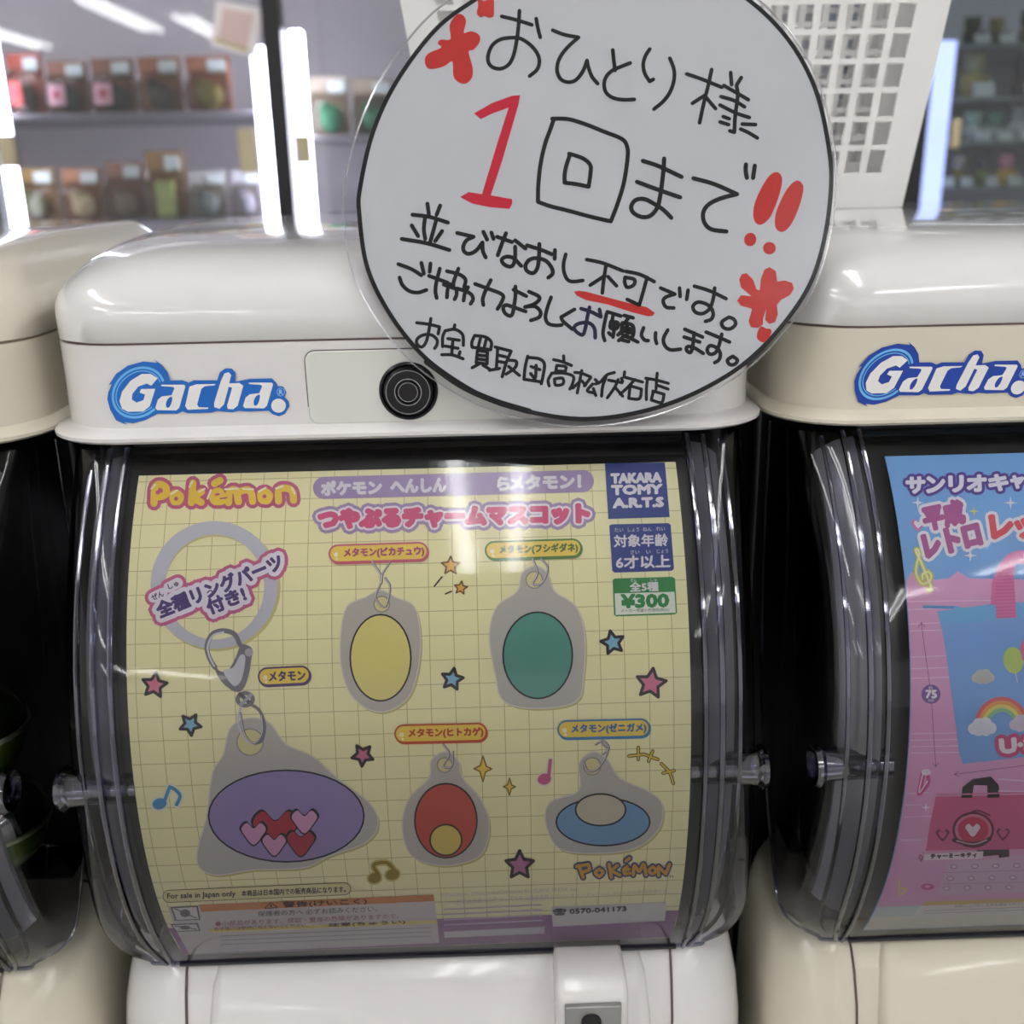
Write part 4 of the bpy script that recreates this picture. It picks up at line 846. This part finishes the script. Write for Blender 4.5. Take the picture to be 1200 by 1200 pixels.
for i, (ch, x, w_) in enumerate((('サ', 172, 82), ('ン', 266, 80), ('リ', 362, 62), ('オ', 458, 84), ('キ', 560, 84), ('ャ', 648, 56))):
    RC.text(ch, x, 194-i*3, w_, 70 if ch != 'ャ' else 54, (92, 66, 144), 3, -2, bold=20); RC.text(ch, x, 194-i*3, w_, 70 if ch != 'ャ' else 54, W4, 4, -2, bold=6)
for t_, x, y, w_, h, a, c, b in (('平成', 303, 335, 185, 110, -12, MAG, 9), ('レトロ', 342, 450, 262, 105, -14, MAG, 10), ('レ', 575, 385, 95, 100, -8, (218, 78, 88), 10), ('ッ', 690, 395, 90, 80, -8, (218, 78, 88), 9)):
    RC.text(t_, x, y, w_, h, W4, 3, a, bold=b+15); RC.text(t_, x, y, w_, h, c, 4, a, bold=b)
def spark(x, y, r, c=W4, layer=3): RC.poly([(x, y-r), (x+r*.16, y-r*.16), (x+r, y), (x+r*.16, y+r*.16), (x, y+r), (x-r*.16, y+r*.16), (x-r, y), (x-r*.16, y-r*.16)], c, layer); RC.ell(x, y, r*.3, r*.3, c, layer)
spark(182, 276, 30); spark(617, 277, 32); spark(428, 524, 32); spark(445, 316, 26, (226, 226, 120))
def heart2(x, y, r, c, layer):
    RC.poly([(x, y+r), (x-.75*r, y+.2*r), (x-r, y-.35*r), (x-.55*r, y-.8*r), (x, y-.35*r), (x+.55*r, y-.8*r), (x+r, y-.35*r), (x+.75*r, y+.2*r)], c, layer, smooth=True)
heart2(182, 378, 32, (226, 130, 180), 2); heart2(184, 376, 20, W4, 3); heart2(504, 465, 32, (150, 200, 240), 3); heart2(504, 463, 22, W4, 4)
CL = [[(228, 680), (240, 690), (245, 670), (232, 640), (200, 560), (180, 520), (172, 500), (180, 495), (190, 520), (178, 560), (175, 610), (200, 655), (235, 645), (246, 620), (230, 600), (205, 612), (205, 635)]]
for L in CL: RC.stroke(L, 22, (206, 206, 90), 3); RC.stroke(L, 9, (240, 238, 190), 4)
RC.stroke([(198, 838), (238, 1132)], 2.6, (120, 80, 130), 4, smooth=False); RC.stroke([(184, 862), (198, 838), (214, 858)], 2.6, (120, 80, 130), 4, smooth=False)
RC.frame(1030, 800, 4)
RC.stroke([(247, 95), (266, 390)], 2.6, (120, 80, 130), 4, smooth=False); RC.stroke([(250, 376), (266, 394), (280, 376)], 2.6, (120, 80, 130), 4, smooth=False)
RC.stroke([(355, 430), (700, 386)], 2.6, (120, 80, 130), 4, smooth=False); RC.stroke([(372, 416), (353, 430), (375, 440)], 2.6, (120, 80, 130), 4, smooth=False)
RC.ell(244, 54, 45, 45, (126, 92, 158), 4); RC.text('75', 245, 54, 50, 36, W4, 5, 0, bold=3); RC.text('約', 242, 24, 18, 16, W4, 5); RC.text('mm', 244, 84, 26, 11, W4, 5)
# blue pouch with pink handle
RC.frame(1030, 520, 4)
BAG = (128, 172, 224)
RC.poly([(275, 785), (380, 772), (520, 752), (800, 735), (800, 1440), (700, 1465), (540, 1485), (392, 1500), (375, 1440), (350, 1240), (330, 1100), (312, 960), (290, 840)], BAG, 4)
RC.poly([(275, 785), (380, 772), (520, 752), (800, 735), (800, 800), (560, 825), (290, 850)], (116, 182, 224), 5)
RC.stroke([(205, 764), (375, 768)], 14, (92, 158, 204), 4, smooth=False, caps=0); RC.stroke([(360, 770), (392, 776)], 16, (110, 186, 220), 6)
RC.poly([(524, 756), (530, 650), (560, 570), (600, 520), (650, 500), (800, 498), (800, 562), (680, 560), (640, 565), (632, 620), (645, 815), (552, 820), (548, 756)], (220, 118, 168), 6)
for y in range(590, 815, 16): RC.stroke([(545 if y > 640 else 560, y), (632 if y < 700 else 640, y-3)], 3.5, (202, 96, 150), 7, smooth=False, caps=0)
RC.ell(630, 1015, 47, 62, (190, 212, 108), 6, -8); RC.ell(705, 970, 45, 60, (220, 120, 160), 6); RC.stroke([(640, 1075), (650, 1120)], 3, W4, 6)
def cloud(x, y, r, c, layer):
    for dx, dy, k in ((-.8, .15, .55), (-.3, -.25, .6), (.3, -.3, .62), (.8, .1, .55), (-.35, .35, .5), (.35, .35, .5), (0, .05, .7)): RC.ell(x+dx*r, y+dy*r, r*k, r*k, c, layer, n=20)
cloud(488, 1092, 40, (204, 204, 190), 6)
RC.frame(1030, 800, 4)
for r, c in ((118, (226, 110, 110)), (102, (238, 168, 96)), (86, (236, 222, 120)), (70, (150, 206, 150))): RC.stroke([(575+r*math.cos(math.radians(a))*1.0, 205-r*1.1*math.sin(math.radians(a))) for a in range(10, 171, 16)], 19, c, 6, k=3)
RC.ell(575, 210, 58, 62, BAG, 7); cloud(484, 208, 50, (232, 232, 236), 8); cloud(676, 190, 48, (226, 214, 228), 8)
RC.text('U·S', 650, 292, 160, 62, (206, 84, 128), 8, -5, bold=26); RC.text('U·S', 650, 292, 160, 62, (238, 230, 234), 9, -5, bold=7)
# small pink pouch with black handle and an empty round medallion
RC.poly([(268, 535), (680, 525), (720, 530), (680, 780), (220, 788), (240, 660)], (204, 96, 142), 4)
RC.stroke([(275, 522), (320, 525), (680, 515)], 7, (214, 130, 170), 5, smooth=False)
RC.poly([(385, 540), (392, 490), (440, 452), (525, 440), (562, 480), (566, 538), (508, 540), (508, 482), (445, 480), (436, 540)], (38, 34, 38), 5)
RC.poly([(455, 785), (610, 778), (612, 825), (565, 828), (560, 808), (490, 815)], (60, 44, 52), 3)
for k, c in ((98, (96, 34, 62)), (86, (214, 120, 156)), (72, (196, 56, 96))): RC.ell(442, 690, k, k*.86, c, {98: 5, 86: 6, 72: 7}[k])
RC.stroke([(352, 738), (400, 752), (442, 756), (490, 748), (518, 732)], 20, (70, 34, 54), 8); RC.stroke([(365, 742), (442, 757), (505, 738)], 6, (214, 170, 190), 9)
heart2(440, 688, 34, (232, 214, 222), 8); heart2(298, 712, 32, (120, 40, 80), 5); heart2(298, 711, 20, (204, 96, 142), 6); heart2(582, 708, 32, (120, 40, 80), 5); heart2(582, 707, 20, (204, 96, 142), 6)
RC.stroke([(400, 625), (460, 600), (520, 622)], 7, (96, 34, 62), 6)
for y in (452, 500): RC.stroke([(560, y+(8 if y > 480 else 0)), (700, y+10)], 4, (238, 226, 236), 5, smooth=False)
RC.poly([(215, 803), (490, 790), (486, 824), (205, 833)], (232, 224, 228), 5); RC.text('チャーミーキティ', 350, 811, 215, 22, (90, 60, 80), 6, -2, bold=2)
RC.stroke([(195, 838), (205, 820), (192, 808), (188, 825), (204, 830)], 4, (150, 60, 90), 6)
RC.poly([(330, 835), (500, 830), (640, 812), (720, 810), (690, 985), (430, 992), (268, 996)], (212, 182, 204), 4)
for j, y in enumerate((862, 918, 964)):
    for i in range(4): RC.ell(352-j*18+i*98, y-i*1.5, 17, 11, (170, 130, 156), 5, n=14); RC.ell(352-j*18+i*98, y-i*1.5, 12, 7, (226, 208, 220), 6, n=14)
for y in (890, 944): RC.stroke([(300, y), (690, y-10)], 3, (180, 150, 176), 5, smooth=False, caps=0)
RC.stroke([(208, 420), (188, 520)], 22, (206, 90, 140), 4); RC.stroke([(225, 420), (232, 470), (195, 520)], 16, (206, 90, 140), 4); RC.ell(221, 420, 22, 15, (236, 226, 232), 5); RC.stroke([(206, 425), (188, 515), (228, 462)], 6, (236, 226, 232), 5)
spark(220, 585, 22); RC.stroke([(94, 928), (98, 992), (128, 968), (100, 962)], 8, (226, 214, 120), 4); RC.ell(228, 957, 32, 15, (198, 92, 140), 4); RC.ell(228, 956, 12, 6, (226, 166, 202), 5)
for y, x0, x1 in ((520, 130, 230), (575, 125, 200), (630, 118, 260), (735, 100, 225), (742, 100, 200), (240, 150, 370), (270, 150, 375), (300, 155, 380), (330, 150, 378)): RC.stroke([(x0, y), (x1, y-4)], 4, (236, 206, 226), 3, smooth=False, caps=0)
RC.poly([(215, 1026), (800, 1006), (800, 1024), (200, 1046)], (214, 180, 110), 3)
RC.poly([(195, 1046), (800, 1024), (800, 1080), (150, 1104)], (226, 222, 214), 3)
RC.text('お買い上げ前に必ずお読みください', 520, 1042, 330, 13, (120, 112, 110), 4, -2)
for y in (1060, 1072): RC.stroke([(210, y+10), (700, y-8)], 3, (170, 164, 164), 4, smooth=False, caps=0)
card('display_card', 'pink and sky blue display card with printed pouches in the right machine', PITCH_X, RHW, SKYB, RC, T0, T1)
# capsules seen dimly through the side of the left machine
def capsule(x, y, z, r, label):
    t = thing('toy_capsule', label, 'capsule', (x, y, z-r), 'capsules inside the left machine')
    mb = MB(); mb.lathe([(r*math.sin(a), -r*math.cos(a)) for a in [math.pi*i/18 for i in range(1, 10)]]+[(r*.93, 0)], (x, y, z), 'z', 28); mb.build('lower_shell', mat((70, 92, 34), .25, key='capsule_green'), t)
    mb = MB(); mb.lathe([(r*math.sin(a), r*math.cos(a)) for a in [math.pi*i/18 for i in range(9, 0, -1)]], (x, y, z), 'z', 28, caps=False); mb.build('upper_shell', CLEARE, t)
    mb = MB(); mb.lathe([(r*1.0, -.001), (r*1.04, -.0005), (r*1.04, .0012), (r*1.0, .0016)], (x, y, z), 'z', 28, caps=False); mb.build('joint_ring', mat((150, 160, 120), .3, key='capsule_ring'), t)
capsule(-.196, -.012, -.126, .0235, 'green capsule in the left machine, the upper one behind its side window')
capsule(-.195, -.010, -.1745, .0235, 'green capsule in the left machine, underneath the other one')
